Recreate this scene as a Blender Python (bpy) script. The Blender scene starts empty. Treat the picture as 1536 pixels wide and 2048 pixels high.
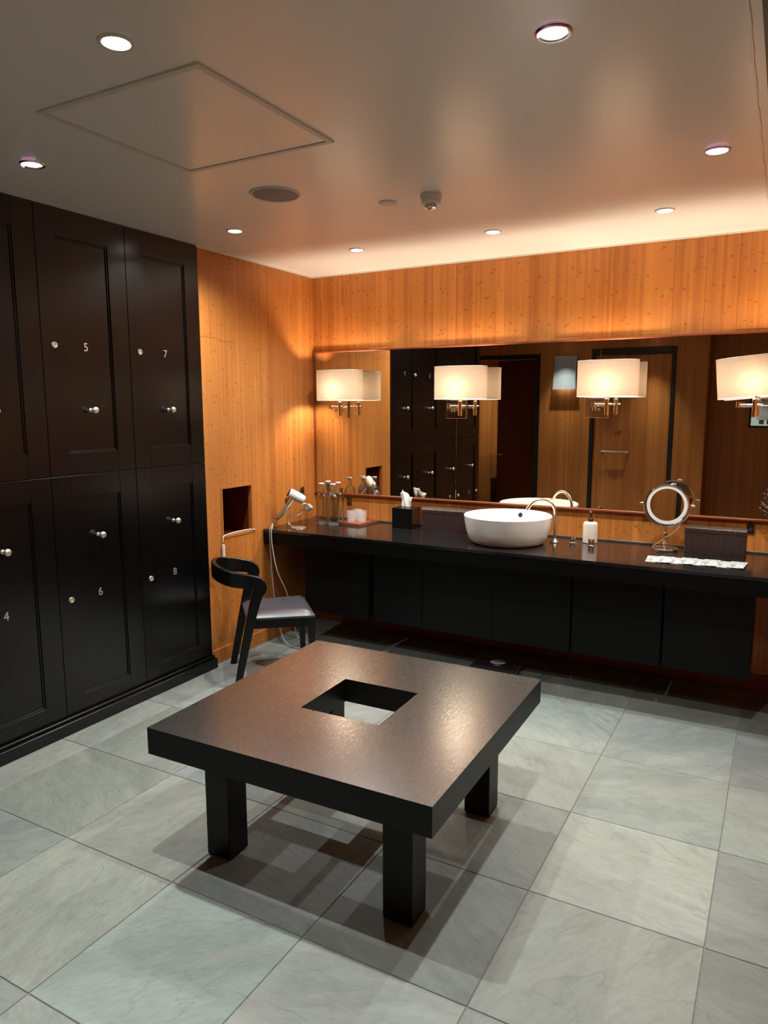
import bpy, bmesh, math, random
from mathutils import Vector, Matrix
random.seed(7)
S = bpy.context.scene
COL = S.collection
R = math.radians
PI = math.pi

# ------------------------------------------------------------------ camera
CAM = Vector((3.337, -4.890, 1.75))
yaw, pitch, roll, F = R(-28.903), R(-8.243), R(-0.180), 1447.4
fw = Vector((math.sin(yaw) * math.cos(pitch), math.cos(yaw) * math.cos(pitch), math.sin(pitch)))
rt = fw.cross(Vector((0, 0, 1))).normalized()
up = rt.cross(fw)
rt2 = rt * math.cos(roll) + up * math.sin(roll)
up2 = up * math.cos(roll) - rt * math.sin(roll)
cd = bpy.data.cameras.new('camera')
cam = bpy.data.objects.new('camera', cd)
COL.objects.link(cam)
cam.matrix_world = Matrix(((rt2.x, up2.x, -fw.x, CAM.x), (rt2.y, up2.y, -fw.y, CAM.y), (rt2.z, up2.z, -fw.z, CAM.z), (0, 0, 0, 1)))
cd.sensor_fit = 'VERTICAL'
cd.sensor_height = 32.0
cd.lens = F / 2048.0 * 32.0
cd.clip_start = 0.05
S.camera = cam

# ------------------------------------------------------------------ world, exposure
w = bpy.data.worlds.new('world')
S.world = w
w.use_nodes = True
w.node_tree.nodes['Background'].inputs[0].default_value = (0.9, 0.82, 0.72, 1)
w.node_tree.nodes['Background'].inputs[1].default_value = 0.02
S.view_settings.view_transform = 'Standard'
S.view_settings.look = 'None'
S.view_settings.gamma = 1
S.view_settings.exposure = 0.56
S.view_settings.use_curve_mapping = False
S.cycles.max_bounces = 12
S.cycles.diffuse_bounces = 5
S.cycles.glossy_bounces = 6
S.cycles.transmission_bounces = 12
S.cycles.sample_clamp_indirect = 4.0
S.cycles.caustics_reflective = False
S.cycles.caustics_refractive = False
S.cycles.use_denoising = True

# light levels
DOWN_POWER = 74.0
DOWN_COLOR = (0.94, 1.0, 0.97)
SHADE_POWER = 24.0
SHADE_COLOR = (1.0, 0.83, 0.62)

H = 2.763          # ceiling height
YB = -5.4          # rear wall

# ------------------------------------------------------------------ materials
def lin(r, g, b):
    def f(c):
        c /= 255.0
        return c / 12.92 if c <= 0.04045 else ((c + 0.055) / 1.055) ** 2.4
    return (f(r), f(g), f(b), 1)

class NT:
    def __init__(s, name):
        s.m = bpy.data.materials.new(name)
        s.m.use_nodes = True
        s.t = s.m.node_tree
        s.b = s.t.nodes['Principled BSDF']
        s.out = s.t.nodes['Material Output']
    def n(s, typ, **kw):
        nd = s.t.nodes.new(typ)
        for k, v in kw.items():
            setattr(nd, k, v)
        return nd
    def l(s, a, b):
        s.t.links.new(a, b)
    def val(s, sock, v):
        if isinstance(v, bpy.types.NodeSocket):
            s.l(v, sock)
        else:
            sock.default_value = v
    def math(s, op, a, b=0.0, c=None):
        nd = s.n('ShaderNodeMath', operation=op)
        s.val(nd.inputs[0], a)
        s.val(nd.inputs[1], b)
        if c is not None:
            s.val(nd.inputs[2], c)
        return nd.outputs[0]
    def vec(s, x, y, z):
        nd = s.n('ShaderNodeCombineXYZ')
        for i, v in enumerate((x, y, z)):
            s.val(nd.inputs[i], v)
        return nd.outputs[0]
    def noise(s, v, scale, detail=4, rough=0.5):
        nd = s.n('ShaderNodeTexNoise')
        if v is not None:
            s.l(v, nd.inputs['Vector'])
        nd.inputs['Scale'].default_value = scale
        nd.inputs['Detail'].default_value = detail
        nd.inputs['Roughness'].default_value = rough
        return nd.outputs['Fac']
    def white(s, v, dims='3D'):
        nd = s.n('ShaderNodeTexWhiteNoise', noise_dimensions=dims)
        s.l(v, nd.inputs['W' if dims == '1D' else 'Vector'])
        return nd.outputs['Value']
    def ramp(s, f, stops):
        nd = s.n('ShaderNodeValToRGB')
        s.l(f, nd.inputs[0])
        e = nd.color_ramp.elements
        e[0].position, e[0].color = stops[0]
        e[1].position, e[1].color = stops[-1]
        for p, c in stops[1:-1]:
            k = e.new(p)
            k.color = c
        return nd.outputs[0]
    def mix(s, f, a, b, mode='MIX'):
        nd = s.n('ShaderNodeMix', data_type='RGBA', blend_type=mode)
        s.val(nd.inputs[0], f)
        s.val(nd.inputs[6], a)
        s.val(nd.inputs[7], b)
        return nd.outputs[2]
    def pos(s):
        g = s.n('ShaderNodeNewGeometry')
        x = s.n('ShaderNodeSeparateXYZ')
        s.l(g.outputs['Position'], x.inputs[0])
        return g.outputs['Position'], x.outputs
    def objc(s):
        g = s.n('ShaderNodeTexCoord')
        x = s.n('ShaderNodeSeparateXYZ')
        s.l(g.outputs['Object'], x.inputs[0])
        return g.outputs['Object'], x.outputs
    def bump(s, h, strength=0.2, dist=0.002):
        b = s.n('ShaderNodeBump')
        b.inputs['Strength'].default_value = strength
        b.inputs['Distance'].default_value = dist
        s.l(h, b.inputs['Height'])
        s.l(b.outputs[0], s.b.inputs['Normal'])
    def set(s, **kw):
        names = dict(color='Base Color', rough='Roughness', metal='Metallic', spec='Specular IOR Level', trans='Transmission Weight',
                     ior='IOR', coat='Coat Weight', coatr='Coat Roughness', emit='Emission Color', emits='Emission Strength', alpha='Alpha')
        for k, v in kw.items():
            s.val(s.b.inputs[names[k]], v)
        return s

def plain(name, color, rough=0.5, metal=0.0, var=0.06, scale=30, **kw):
    t = NT(name)
    v, _ = t.objc()
    f = t.noise(v, scale, 3)
    dark = tuple(c * (1 - var * 2) for c in color[:3]) + (1,)
    t.set(color=t.mix(f, dark, color), rough=rough, metal=metal, **kw)
    return t.m

def bamboo(name, light, dark, seams=True, rough=0.38, phase=0.141, strip=0.0181):
    """vertical bamboo strips; u runs along the wall, so it works on walls facing x or y"""
    t = NT(name)
    _, o = t.pos()
    u = t.math('ADD', o[0], o[1])
    u = t.math('SUBTRACT', u, phase)
    sid = t.math('FLOOR', t.math('DIVIDE', u, strip))
    r1 = t.white(sid, '1D')
    r2 = t.white(t.math('ADD', sid, 311.7), '1D')
    # strips have finite length, staggered
    seg = t.math('FLOOR', t.math('ADD', t.math('DIVIDE', o[2], 1.9), t.math('MULTIPLY', r2, 7.0)))
    r3 = t.white(t.vec(sid, seg, 0.0))
    pid = t.math('FLOOR', t.math('DIVIDE', u, 0.181))
    r4 = t.white(t.math('ADD', pid, 77.3), '1D')
    grain = t.noise(t.vec(t.math('MULTIPLY', u, 420.0), r3, t.math('MULTIPLY', o[2], 7.0)), 1.0, 3, 0.6)
    cloud = t.noise(t.vec(t.math('MULTIPLY', u, 5.0), r3, t.math('MULTIPLY', o[2], 1.2)), 1.0, 3, 0.5)
    f = t.math('ADD', t.math('MULTIPLY', r3, 0.30), t.math('MULTIPLY', grain, 0.42))
    f = t.math('ADD', f, t.math('MULTIPLY', t.math('SUBTRACT', cloud, 0.5), 0.55))
    r5 = t.white(t.math('ADD', t.math('FLOOR', t.math('DIVIDE', u, 0.0603)), 19.3), '1D')
    f = t.math('ADD', f, t.math('MULTIPLY', t.math('SUBTRACT', r4, 0.5), 0.22))
    f = t.math('ADD', f, t.math('MULTIPLY', t.math('SUBTRACT', r5, 0.5), 0.26))
    f = t.math('ADD', f, 0.12)
    c = t.mix(f, dark, light)
    # bamboo nodes: a short dark tick across the strip every 30 cm or so
    ph = t.math('ADD', t.math('DIVIDE', o[2], 0.29), t.math('MULTIPLY', r3, 13.0))
    wob = t.noise(t.vec(t.math('MULTIPLY', u, 300.0), 0.0, t.math('MULTIPLY', o[2], 60.0)), 1.0, 2)
    fr = t.math('FRACT', t.math('ADD', ph, t.math('MULTIPLY', wob, 0.03)))
    tick = t.math('LESS_THAN', fr, 0.045)
    on = t.math('GREATER_THAN', t.white(t.vec(sid, t.math('FLOOR', ph), 3.0)), 0.5)
    tick = t.math('MULTIPLY', t.math('MULTIPLY', tick, on), t.math('MULTIPLY', t.math('SUBTRACT', wob, 0.2), 1.3))
    c = t.mix(tick, c, tuple(x * 0.35 for x in dark[:3]) + (1,))
    # joint between neighbouring strips
    fs = t.math('FRACT', t.math('DIVIDE', u, strip))
    js = t.math('MULTIPLY', t.math('LESS_THAN', fs, 0.05), 0.10)
    c = t.mix(js, c, tuple(x * 0.6 for x in dark[:3]) + (1,))
    if seams:
        fp = t.math('FRACT', t.math('DIVIDE', u, 0.181))
        jp = t.math('LESS_THAN', fp, 0.012)
        # horizontal butt joints of every other board
        zj = t.math('ADD', 2.19, t.math('MULTIPLY', t.math('SUBTRACT', r4, 0.5), 0.04))
        hj = t.math('LESS_THAN', t.math('ABSOLUTE', t.math('SUBTRACT', o[2], zj)), 0.0018)
        hj = t.math('MULTIPLY', hj, t.math('GREATER_THAN', r4, 0.45))
        j = t.math('MAXIMUM', jp, hj)
        c = t.mix(t.math('MULTIPLY', j, 0.7), c, tuple(x * 0.3 for x in dark[:3]) + (1,))
    t.set(color=c, rough=rough, spec=0.35)
    t.bump(grain, 0.12, 0.0006)
    return t.m

M = {}
M['wood'] = bamboo('bamboo_panel', lin(208, 134, 66), lin(152, 86, 36))
M['wood_plain'] = bamboo('bamboo_veneer', lin(202, 128, 62), lin(148, 84, 36), seams=False)
M['redwood'] = plain('red_brown_edge', lin(128, 58, 24), 0.4, var=0.15, scale=12)
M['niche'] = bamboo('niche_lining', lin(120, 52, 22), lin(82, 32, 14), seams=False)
M['reddoor'] = bamboo('red_brown_veneer', lin(118, 62, 34), lin(88, 44, 22), seams=False, rough=0.3)

# ceiling: satin paint with roller texture
t = NT('satin_ceiling_paint')
v, _ = t.pos()
n1 = t.noise(v, 1.3, 4)
mp = t.n('ShaderNodeMapping')
mp.inputs['Scale'].default_value = (30, 9, 1)
t.l(v, mp.inputs[0])
n2 = t.noise(mp.outputs[0], 1.0, 5, 0.65)
n3 = t.noise(v, 150.0, 2)
t.set(color=t.mix(n1, lin(238, 239, 235), lin(244, 245, 241)), rough=0.36, spec=0.45, coat=0.62, coatr=0.19)
t.bump(t.math('ADD', n2, t.math('MULTIPLY', n3, 0.35)), 0.28, 0.002)
M['ceiling'] = t.m

# slate floor, tint and seed per tile come from a colour attribute of the tile itself
t = NT('slate_tiles')
at = t.n('ShaderNodeAttribute', attribute_name='tile_tint')
v, o = t.pos()
sd = at.outputs['Alpha']
mp = t.vec(t.math('ADD', o[0], t.math('MULTIPLY', sd, 37.0)), t.math('ADD', o[1], t.math('MULTIPLY', sd, 91.0)), t.math('MULTIPLY', sd, 5.0))
rot = t.n('ShaderNodeVectorRotate', rotation_type='Z_AXIS')
t.l(mp, rot.inputs['Vector'])
t.l(t.math('MULTIPLY', sd, 3.0), rot.inputs['Angle'])
st = t.n('ShaderNodeVectorMath', operation='MULTIPLY')
st.inputs[1].default_value = (1.0, 2.6, 1.0)
t.l(rot.outputs[0], st.inputs[0])
cl = t.noise(st.outputs[0], 3.0, 6, 0.62)
fi = t.noise(st.outputs[0], 26.0, 6, 0.7)
wn = t.n('ShaderNodeTexNoise')
t.l(st.outputs[0], wn.inputs['Vector'])
wn.inputs['Scale'].default_value = 1.7
wn.inputs['Detail'].default_value = 5
wn.inputs['Distortion'].default_value = 0.9
ve = t.math('ABSOLUTE', t.math('SUBTRACT', wn.outputs['Fac'], 0.5))
vein = t.math('SUBTRACT', 1.0, t.math('SMOOTH_MIN', t.math('MULTIPLY', ve, 90.0), 1.0, 0.1))
vein = t.math('MULTIPLY', t.math('MAXIMUM', vein, 0.0), 0.30)
md_ = t.noise(st.outputs[0], 9.0, 5, 0.65)
patch = t.math('MULTIPLY', t.math('SMOOTH_MIN', t.math('MAXIMUM', t.math('MULTIPLY', t.math('SUBTRACT', t.noise(st.outputs[0], 1.6, 2), 0.53), 30.0), 0.0), 1.0, 0.05), -0.10)
k = t.math('ADD', 0.34, t.math('ADD', t.math('MULTIPLY', cl, 0.42), t.math('ADD', t.math('MULTIPLY', md_, 0.42), t.math('ADD', t.math('MULTIPLY', fi, 0.50), patch))))
hs = t.n('ShaderNodeHueSaturation')
t.l(at.outputs['Color'], hs.inputs['Color'])
t.l(k, hs.inputs['Value'])
c = t.mix(vein, hs.outputs[0], (0.10, 0.10, 0.095, 1))
warm = t.math('MULTIPLY', t.math('MAXIMUM', t.math('SUBTRACT', t.noise(st.outputs[0], 2.1, 3), 0.55), 0.0), 2.2)
c = t.mix(warm, c, (0.29, 0.265, 0.235, 1))
t.set(color=c, rough=t.math('ADD', 0.36, t.math('MULTIPLY', fi, 0.22)), spec=0.4)
t.bump(t.math('ADD', t.math('MULTIPLY', cl, 1.0), t.math('MULTIPLY', fi, 0.6)), 0.6, 0.008)
M['slate'] = t.m
M['grout'] = plain('grey_grout', lin(138, 134, 126), 0.85, var=0.2)

def blackwood(name, col, rough, grain=(3, 60, 60), spec=0.5, strength=0.12, dist=0.001):
    t = NT(name)
    v, _ = t.pos()
    mp = t.n('ShaderNodeMapping')
    mp.inputs['Scale'].default_value = grain
    t.l(v, mp.inputs[0])
    n = t.noise(mp.outputs[0], 1.0, 5, 0.6)
    t.set(color=t.mix(n, tuple(c * 0.7 for c in col[:3]) + (1,), col), rough=t.math('ADD', rough - 0.04, t.math('MULTIPLY', n, 0.08)), spec=spec)
    t.bump(n, strength, dist)
    return t.m
M['locker'] = blackwood('black_locker_paint', (0.0024, 0.0020, 0.0022, 1), 0.24, (25, 25, 3), 0.42, 0.08)
M['carcass'] = plain('black_carcass', (0.004, 0.004, 0.004, 1), 0.6)
M['table'] = blackwood('black_stained_table_wood', (0.0040, 0.0034, 0.0030, 1), 0.38, (60, 9, 60), 0.20, 0.25, 0.0010)
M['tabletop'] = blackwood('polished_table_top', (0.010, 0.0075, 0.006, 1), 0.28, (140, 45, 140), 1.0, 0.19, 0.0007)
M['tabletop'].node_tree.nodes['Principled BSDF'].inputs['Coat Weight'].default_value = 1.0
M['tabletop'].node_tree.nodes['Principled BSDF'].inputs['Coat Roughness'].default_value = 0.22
M['chairwood'] = blackwood('black_chair_wood', (0.0035, 0.0035, 0.0035, 1), 0.33, (30, 30, 30), 0.25, 0.05)
M['cabinet'] = blackwood('matt_black_cabinet', (0.0034, 0.0038, 0.0042, 1), 0.42, (30, 30, 8), 0.14, 0.05)

t = NT('black_granite')
v, _ = t.pos()
n = t.noise(v, 6.0, 5)
n2 = t.noise(v, 500.0, 2)
t.set(color=t.mix(n, (0.006, 0.006, 0.007, 1), (0.012, 0.012, 0.013, 1)), rough=t.math('ADD', 0.07, t.math('MULTIPLY', n2, 0.08)), spec=0.75)
M['granite'] = t.m

M['leather'] = None
t = NT('black_leather')
v, _ = t.objc()
n = t.noise(v, 180.0, 3)
t.set(color=(0.042, 0.044, 0.058, 1), rough=0.34, spec=0.7)
t.bump(n, 0.25, 0.0008)
M['leather'] = t.m

def metal(name, col, rough, var=0.05):
    t = NT(name)
    v, _ = t.objc()
    n = t.noise(v, 60.0, 3)
    t.set(color=col, metal=1.0, rough=t.math('ADD', rough, t.math('MULTIPLY', n, var)))
    return t.m
M['chrome'] = metal('chrome', (0.82, 0.80, 0.77, 1), 0.06)
M['nickel'] = metal('brushed_nickel', (0.62, 0.58, 0.52, 1), 0.22)
M['steel'] = metal('brushed_steel', (0.62, 0.63, 0.64, 1), 0.28)
M['bronze'] = metal('dark_bronze', (0.20, 0.13, 0.07, 1), 0.25)
M['pewter'] = metal('satin_pewter', (0.78, 0.72, 0.63, 1), 0.42)
M['silverwhite'] = metal('silver_plastic', (0.70, 0.70, 0.72, 1), 0.35)
M['white_gloss'] = plain('white_glazed_ceramic', (0.80, 0.77, 0.74, 1), 0.08, var=0.01, spec=0.6)
M['white_plastic'] = plain('white_plastic', (0.72, 0.70, 0.68, 1), 0.35, var=0.02)
M['white_trim'] = plain('white_trim', (0.70, 0.66, 0.60, 1), 0.4, var=0.02)
M['grey_plastic'] = plain('grey_plastic', (0.24, 0.24, 0.25, 1), 0.4, var=0.04)
M['dark_plastic'] = plain('dark_plastic', (0.02, 0.02, 0.022, 1), 0.35, var=0.1)
M['black_gloss'] = plain('black_lacquer', (0.006, 0.006, 0.006, 1), 0.15, var=0.05)
M['rubber'] = plain('black_rubber', (0.012, 0.012, 0.012, 1), 0.7, var=0.1)
M['darktrim'] = plain('dark_door_frame', (0.010, 0.007, 0.006, 1), 0.4, var=0.2)
M['tray'] = plain('red_lacquer_tray', lin(150, 84, 62), 0.35, var=0.08)
M['greystone'] = plain('grey_upstand', lin(78, 72, 68), 0.3, var=0.1)
M['cord_white'] = plain('white_cable', (0.6, 0.57, 0.54, 1), 0.45, var=0.05)
M['cord_grey'] = plain('grey_cable', (0.26, 0.26, 0.28, 1), 0.4, var=0.05)
M['hatch'] = None

t = NT('speckled_stone')
v, _ = t.objc()
n = t.noise(v, 160.0, 3)
t.set(color=t.ramp(n, [(0.0, lin(150, 130, 115)), (0.42, lin(214, 198, 184)), (1.0, lin(232, 222, 212))]), rough=0.45)
M['stone'] = t.m

t = NT('mirror_glass')
v, _ = t.pos()
n = t.noise(v, 2.0, 2)
t.set(color=t.mix(n, (0.74, 0.73, 0.70, 1), (0.77, 0.76, 0.73, 1)), metal=1.0, rough=0.004)
M['mirror'] = t.m

t = NT('clear_thin_glass')
v, _ = t.objc()
n = t.noise(v, 40.0, 2)
tp = t.n('ShaderNodeBsdfTransparent')
t.l(t.mix(n, (0.975, 0.985, 0.98, 1), (0.99, 0.993, 0.99, 1)), tp.inputs[0])
gl = t.n('ShaderNodeBsdfGlossy')
gl.inputs['Roughness'].default_value = 0.03
fr = t.n('ShaderNodeFresnel')
fr.inputs['IOR'].default_value = 1.5
lw = t.n('ShaderNodeLayerWeight')
lw.inputs['Blend'].default_value = 0.12
mx = t.n('ShaderNodeMixShader')
t.l(t.math('MINIMUM', t.math('ADD', t.math('MULTIPLY', fr.outputs[0], 0.6), t.math('MULTIPLY', lw.outputs['Facing'], 0.03)), 0.85), mx.inputs[0])
t.l(tp.outputs[0], mx.inputs[1])
t.l(gl.outputs[0], mx.inputs[2])
t.l(mx.outputs[0], t.out.inputs[0])
M['glass'] = t.m
t = NT('cut_glass')
v, _ = t.objc()
n = t.noise(v, 90.0, 2)
t.set(color=(0.86, 0.84, 0.83, 1), rough=0.12, spec=0.8, alpha=t.math('ADD', 0.06, t.math('MULTIPLY', n, 0.30)))
M['cutglass'] = t.m

t = NT('ribbed_brown_leather')
v, o = t.objc()
rib = t.math('SINE', t.math('MULTIPLY', o[0], 2 * PI / 0.0098))
rib01 = t.math('MULTIPLY', t.math('ADD', rib, 1.0), 0.5)
t.set(color=t.mix(rib01, lin(14, 9, 9), lin(84, 62, 58)), rough=0.38)  # groove shade put into the colour so the ribs read: ridges lighter, grooves darker
t.bump(rib01, 0.8, 0.003)
M['ribbed'] = t.m

t = NT('tissue_paper')
v, _ = t.objc()
n = t.noise(v, 35.0, 4)
t.set(color=(0.86, 0.84, 0.81, 1), rough=0.9)
t.bump(n, 0.5, 0.003)
M['tissue'] = t.m

t = NT('printed_paper_packet')
v, o = t.objc()
n = t.noise(v, 42.0, 3, 0.6)
t.set(color=t.ramp(n, [(0.0, lin(70, 78, 86)), (0.44, lin(110, 120, 128)), (0.50, lin(168, 172, 174)), (1.0, lin(186, 188, 190))]), rough=0.5)
M['packet'] = t.m

# linen shade: lets the bulb light through
def linen(name, tint):
    t = NT(name)
    v, o = t.objc()
    wv = t.math('MULTIPLY', t.noise(t.vec(t.math('MULTIPLY', o[0], 12.0), t.math('MULTIPLY', o[1], 12.0), t.math('MULTIPLY', o[2], 210.0)), 1.0, 2), 1.0)
    wh = t.noise(t.vec(t.math('MULTIPLY', o[0], 420.0), t.math('MULTIPLY', o[1], 200.0), t.math('MULTIPLY', o[2], 10.0)), 1.0, 2)
    f = t.math('MULTIPLY', t.math('ADD', wv, wh), 0.5)
    c = t.mix(f, tuple(x * 0.60 for x in tint[:3]) + (1,), tint)
    d = t.n('ShaderNodeBsdfDiffuse')
    tr = t.n('ShaderNodeBsdfTranslucent')
    mx = t.n('ShaderNodeMixShader')
    t.l(c, d.inputs[0])
    t.l(c, tr.inputs[0])
    mx.inputs[0].default_value = 0.12
    t.l(d.outputs[0], mx.inputs[1])
    t.l(tr.outputs[0], mx.inputs[2])
    t.l(mx.outputs[0], t.out.inputs[0])
    return t.m
M['linen'] = linen('linen_shade', (0.36, 0.26, 0.19, 1))

def emit(name, col, s):
    t = NT(name)
    v, _ = t.objc()
    n = t.noise(v, 20.0, 1)
    t.set(color=(0.8, 0.8, 0.8, 1), emit=t.mix(n, col, tuple(min(1, c * 1.03) for c in col[:3]) + (1,)), emits=s)
    return t.m
M['lens'] = emit('downlight_lens', (1.0, 0.96, 0.9, 1), 14.0)
t = NT('clear_warm_bulb')
v, _ = t.objc()
em = t.n('ShaderNodeEmission')
em.inputs[0].default_value = (1.0, 0.72, 0.42, 1)
em.inputs[1].default_value = 8.0
tp = t.n('ShaderNodeBsdfTransparent')
mx = t.n('ShaderNodeMixShader')
t.l(t.math('ADD', 0.22, t.math('MULTIPLY', t.noise(v, 30.0, 2), 0.06)), mx.inputs[0])
t.l(tp.outputs[0], mx.inputs[1])
t.l(em.outputs[0], mx.inputs[2])
t.l(mx.outputs[0], t.out.inputs[0])
M['bulb'] = t.m
M['glowpanel'] = emit('lit_frosted_panel', (0.75, 0.85, 0.9, 1), 0.8)
M['screen'] = emit('lit_screen', (0.42, 0.58, 0.56, 1), 0.5)
M['pink_halo'] = emit('pink_halo_glow', (1.0, 0.30, 0.72, 1), 2.0)  # glow standing in for the pink reflection around a lens

# ------------------------------------------------------------------ mesh helpers
def B():
    return bmesh.new()

def box(bm, x0, y0, z0, x1, y1, z1, bev=0.0, seg=1, mi=0):
    r = bmesh.ops.create_cube(bm, size=1)
    vs = r['verts']
    for v_ in vs:
        v_.co = Vector(((v_.co.x + .5) * (x1 - x0) + x0, (v_.co.y + .5) * (y1 - y0) + y0, (v_.co.z + .5) * (z1 - z0) + z0))
    fs = {f for v_ in vs for f in v_.link_faces}
    for f in fs:
        f.material_index = mi
    if bev > 0:
        es = {e for f in fs for e in f.edges}
        bmesh.ops.bevel(bm, geom=list(es), offset=bev, segments=seg, profile=0.6, affect='EDGES')
    return vs

def loft(bm, rings, caps=True, closed=False, smooth=True):
    vr = [[bm.verts.new(p) for p in r_] for r_ in rings]
    n = len(vr[0])
    m = len(vr)
    for i in range(m if closed else m - 1):
        a, b = vr[i], vr[(i + 1) % m]
        for j in range(n):
            f = bm.faces.new((a[j], a[(j + 1) % n], b[(j + 1) % n], b[j]))
            f.smooth = smooth
    if caps and not closed:
        bm.faces.new(list(reversed(vr[0])))
        bm.faces.new(vr[-1])
    return vr

def lathe(bm, prof, cx=0, cy=0, z0=0, n=32, axis='z', caps=True, mat=None, sx=1, sy=1):
    """prof: list of (radius, height)"""
    rings = []
    for r_, z in prof:
        ring = []
        for k in range(n):
            a = 2 * PI * k / n
            p = Vector((r_ * math.cos(a) * sx, r_ * math.sin(a) * sy, z))
            if axis == 'x':
                p = Vector((p.z, p.x, p.y))
            elif axis == 'y':
                p = Vector((p.y, p.z, p.x))
            p += Vector((cx, cy, z0))
            if mat is not None:
                p = mat @ p
            ring.append(p)
        rings.append(ring)
    return loft(bm, rings, caps)

def frames(pts, upv=None):
    out = []
    n = len(pts)
    prev = None
    for i, p in enumerate(pts):
        tg = (pts[min(i + 1, n - 1)] - pts[max(i - 1, 0)]).normalized()
        if upv is not None:
            a = tg.cross(upv).normalized()
        else:
            if prev is None:
                ref = Vector((0, 0, 1)) if abs(tg.z) < 0.9 else Vector((1, 0, 0))
                a = tg.cross(ref).normalized()
            else:
                a = (prev - tg * prev.dot(tg)).normalized()
            prev = a
        out.append((a, a.cross(tg).normalized()))
    return out

def tube(bm, pts, r, n=12, caps=True):
    pts = [Vector(p) for p in pts]
    fr = frames(pts)
    rr = r if isinstance(r, (list, tuple)) else [r] * len(pts)
    rings = []
    for p, (a, b), q in zip(pts, fr, rr):
        rings.append([p + (a * math.cos(2 * PI * k / n) + b * math.sin(2 * PI * k / n)) * q for k in range(n)])
    loft(bm, rings, caps)

def smooth_path(pts, n=8):
    pts = [Vector(p) for p in pts]
    P_ = [pts[0] * 2 - pts[1]] + pts + [pts[-1] * 2 - pts[-2]]
    out = []
    for i in range(1, len(P_) - 2):
        for k in range(n):
            t_ = k / n
            a, b, c_, d = P_[i - 1], P_[i], P_[i + 1], P_[i + 2]
            out.append(0.5 * ((2 * b) + (c_ - a) * t_ + (2 * a - 5 * b + 4 * c_ - d) * t_ ** 2 + (3 * b - a - 3 * c_ + d) * t_ ** 3))
    out.append(pts[-1])
    return out

def obj(name, bm, m, parent=None, loc=None):
    me = bpy.data.meshes.new(name)
    bmesh.ops.recalc_face_normals(bm, faces=bm.faces[:])
    for e_ in bm.edges:
        if len(e_.link_faces) == 2 and e_.calc_face_angle(0) > 0.62:
            e_.smooth = False
    bm.to_mesh(me)
    bm.free()
    for x in (m if isinstance(m, (list, tuple)) else [m]):
        me.materials.append(x)
    o = bpy.data.objects.new(name, me)
    COL.objects.link(o)
    if parent is not None:
        o.parent = parent
    if loc is not None:
        o.location = loc
    return o

def shade_by_angle(o, ang=35):
    """mark sharp edges so that smooth faces keep their creases"""
    bm = bmesh.new()
    bm.from_mesh(o.data)
    for f in bm.faces:
        f.smooth = True
    for e in bm.edges:
        if len(e.link_faces) == 2 and e.calc_face_angle(0) > R(ang):
            e.smooth = False
    bm.to_mesh(o.data)
    bm.free()
    return o

def thing(name, label, cat, loc=(0, 0, 0), rz=0.0, group=None):
    o = bpy.data.objects.new(name, None)
    COL.objects.link(o)
    o.location = loc
    o.rotation_euler = (0, 0, rz)
    o.empty_display_size = 0.1
    o['label'] = label
    o['category'] = cat
    if group:
        o['group'] = group
    return o

def tag(o, label, cat, group=None):
    o['label'] = label
    o['category'] = cat
    if group:
        o['group'] = group
    return o

def struct(name, bm, m):
    o = obj(name, bm, m)
    o['kind'] = 'structure'
    return o

def copy_tree(o, parent=None):
    c = o.copy()
    COL.objects.link(c)
    c.parent = parent
    for ch in list(o.children):
        copy_tree(ch, c)
    return c

# ------------------------------------------------------------------ the room
# floor: slate tiles in a 0.59 m grid, each with its own tint
TX0, TY0, TS = 2.627, -2.518, 0.5905
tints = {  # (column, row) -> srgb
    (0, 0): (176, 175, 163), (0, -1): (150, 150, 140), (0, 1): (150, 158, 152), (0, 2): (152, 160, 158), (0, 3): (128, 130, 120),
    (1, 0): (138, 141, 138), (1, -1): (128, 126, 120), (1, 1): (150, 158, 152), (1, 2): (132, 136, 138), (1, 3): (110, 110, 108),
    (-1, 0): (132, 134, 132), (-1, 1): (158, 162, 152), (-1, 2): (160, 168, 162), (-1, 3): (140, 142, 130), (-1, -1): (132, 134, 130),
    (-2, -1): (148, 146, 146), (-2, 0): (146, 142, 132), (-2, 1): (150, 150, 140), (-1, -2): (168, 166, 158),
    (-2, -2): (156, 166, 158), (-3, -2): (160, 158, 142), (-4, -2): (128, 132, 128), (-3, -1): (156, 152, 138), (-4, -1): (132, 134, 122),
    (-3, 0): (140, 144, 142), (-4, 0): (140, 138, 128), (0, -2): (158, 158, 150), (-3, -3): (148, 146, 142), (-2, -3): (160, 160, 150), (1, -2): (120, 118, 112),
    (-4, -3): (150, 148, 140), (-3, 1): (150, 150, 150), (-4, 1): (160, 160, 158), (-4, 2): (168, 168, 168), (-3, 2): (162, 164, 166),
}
bm = B()
box(bm, -1.3, -8.2, -0.06, 4.2, 0.3, -0.0035, mi=1)
cl = bm.loops.layers.float_color.new('tile_tint')
alt = [(150, 152, 142), (140, 144, 142), (158, 154, 144), (132, 136, 134), (146, 152, 146)]
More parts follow.
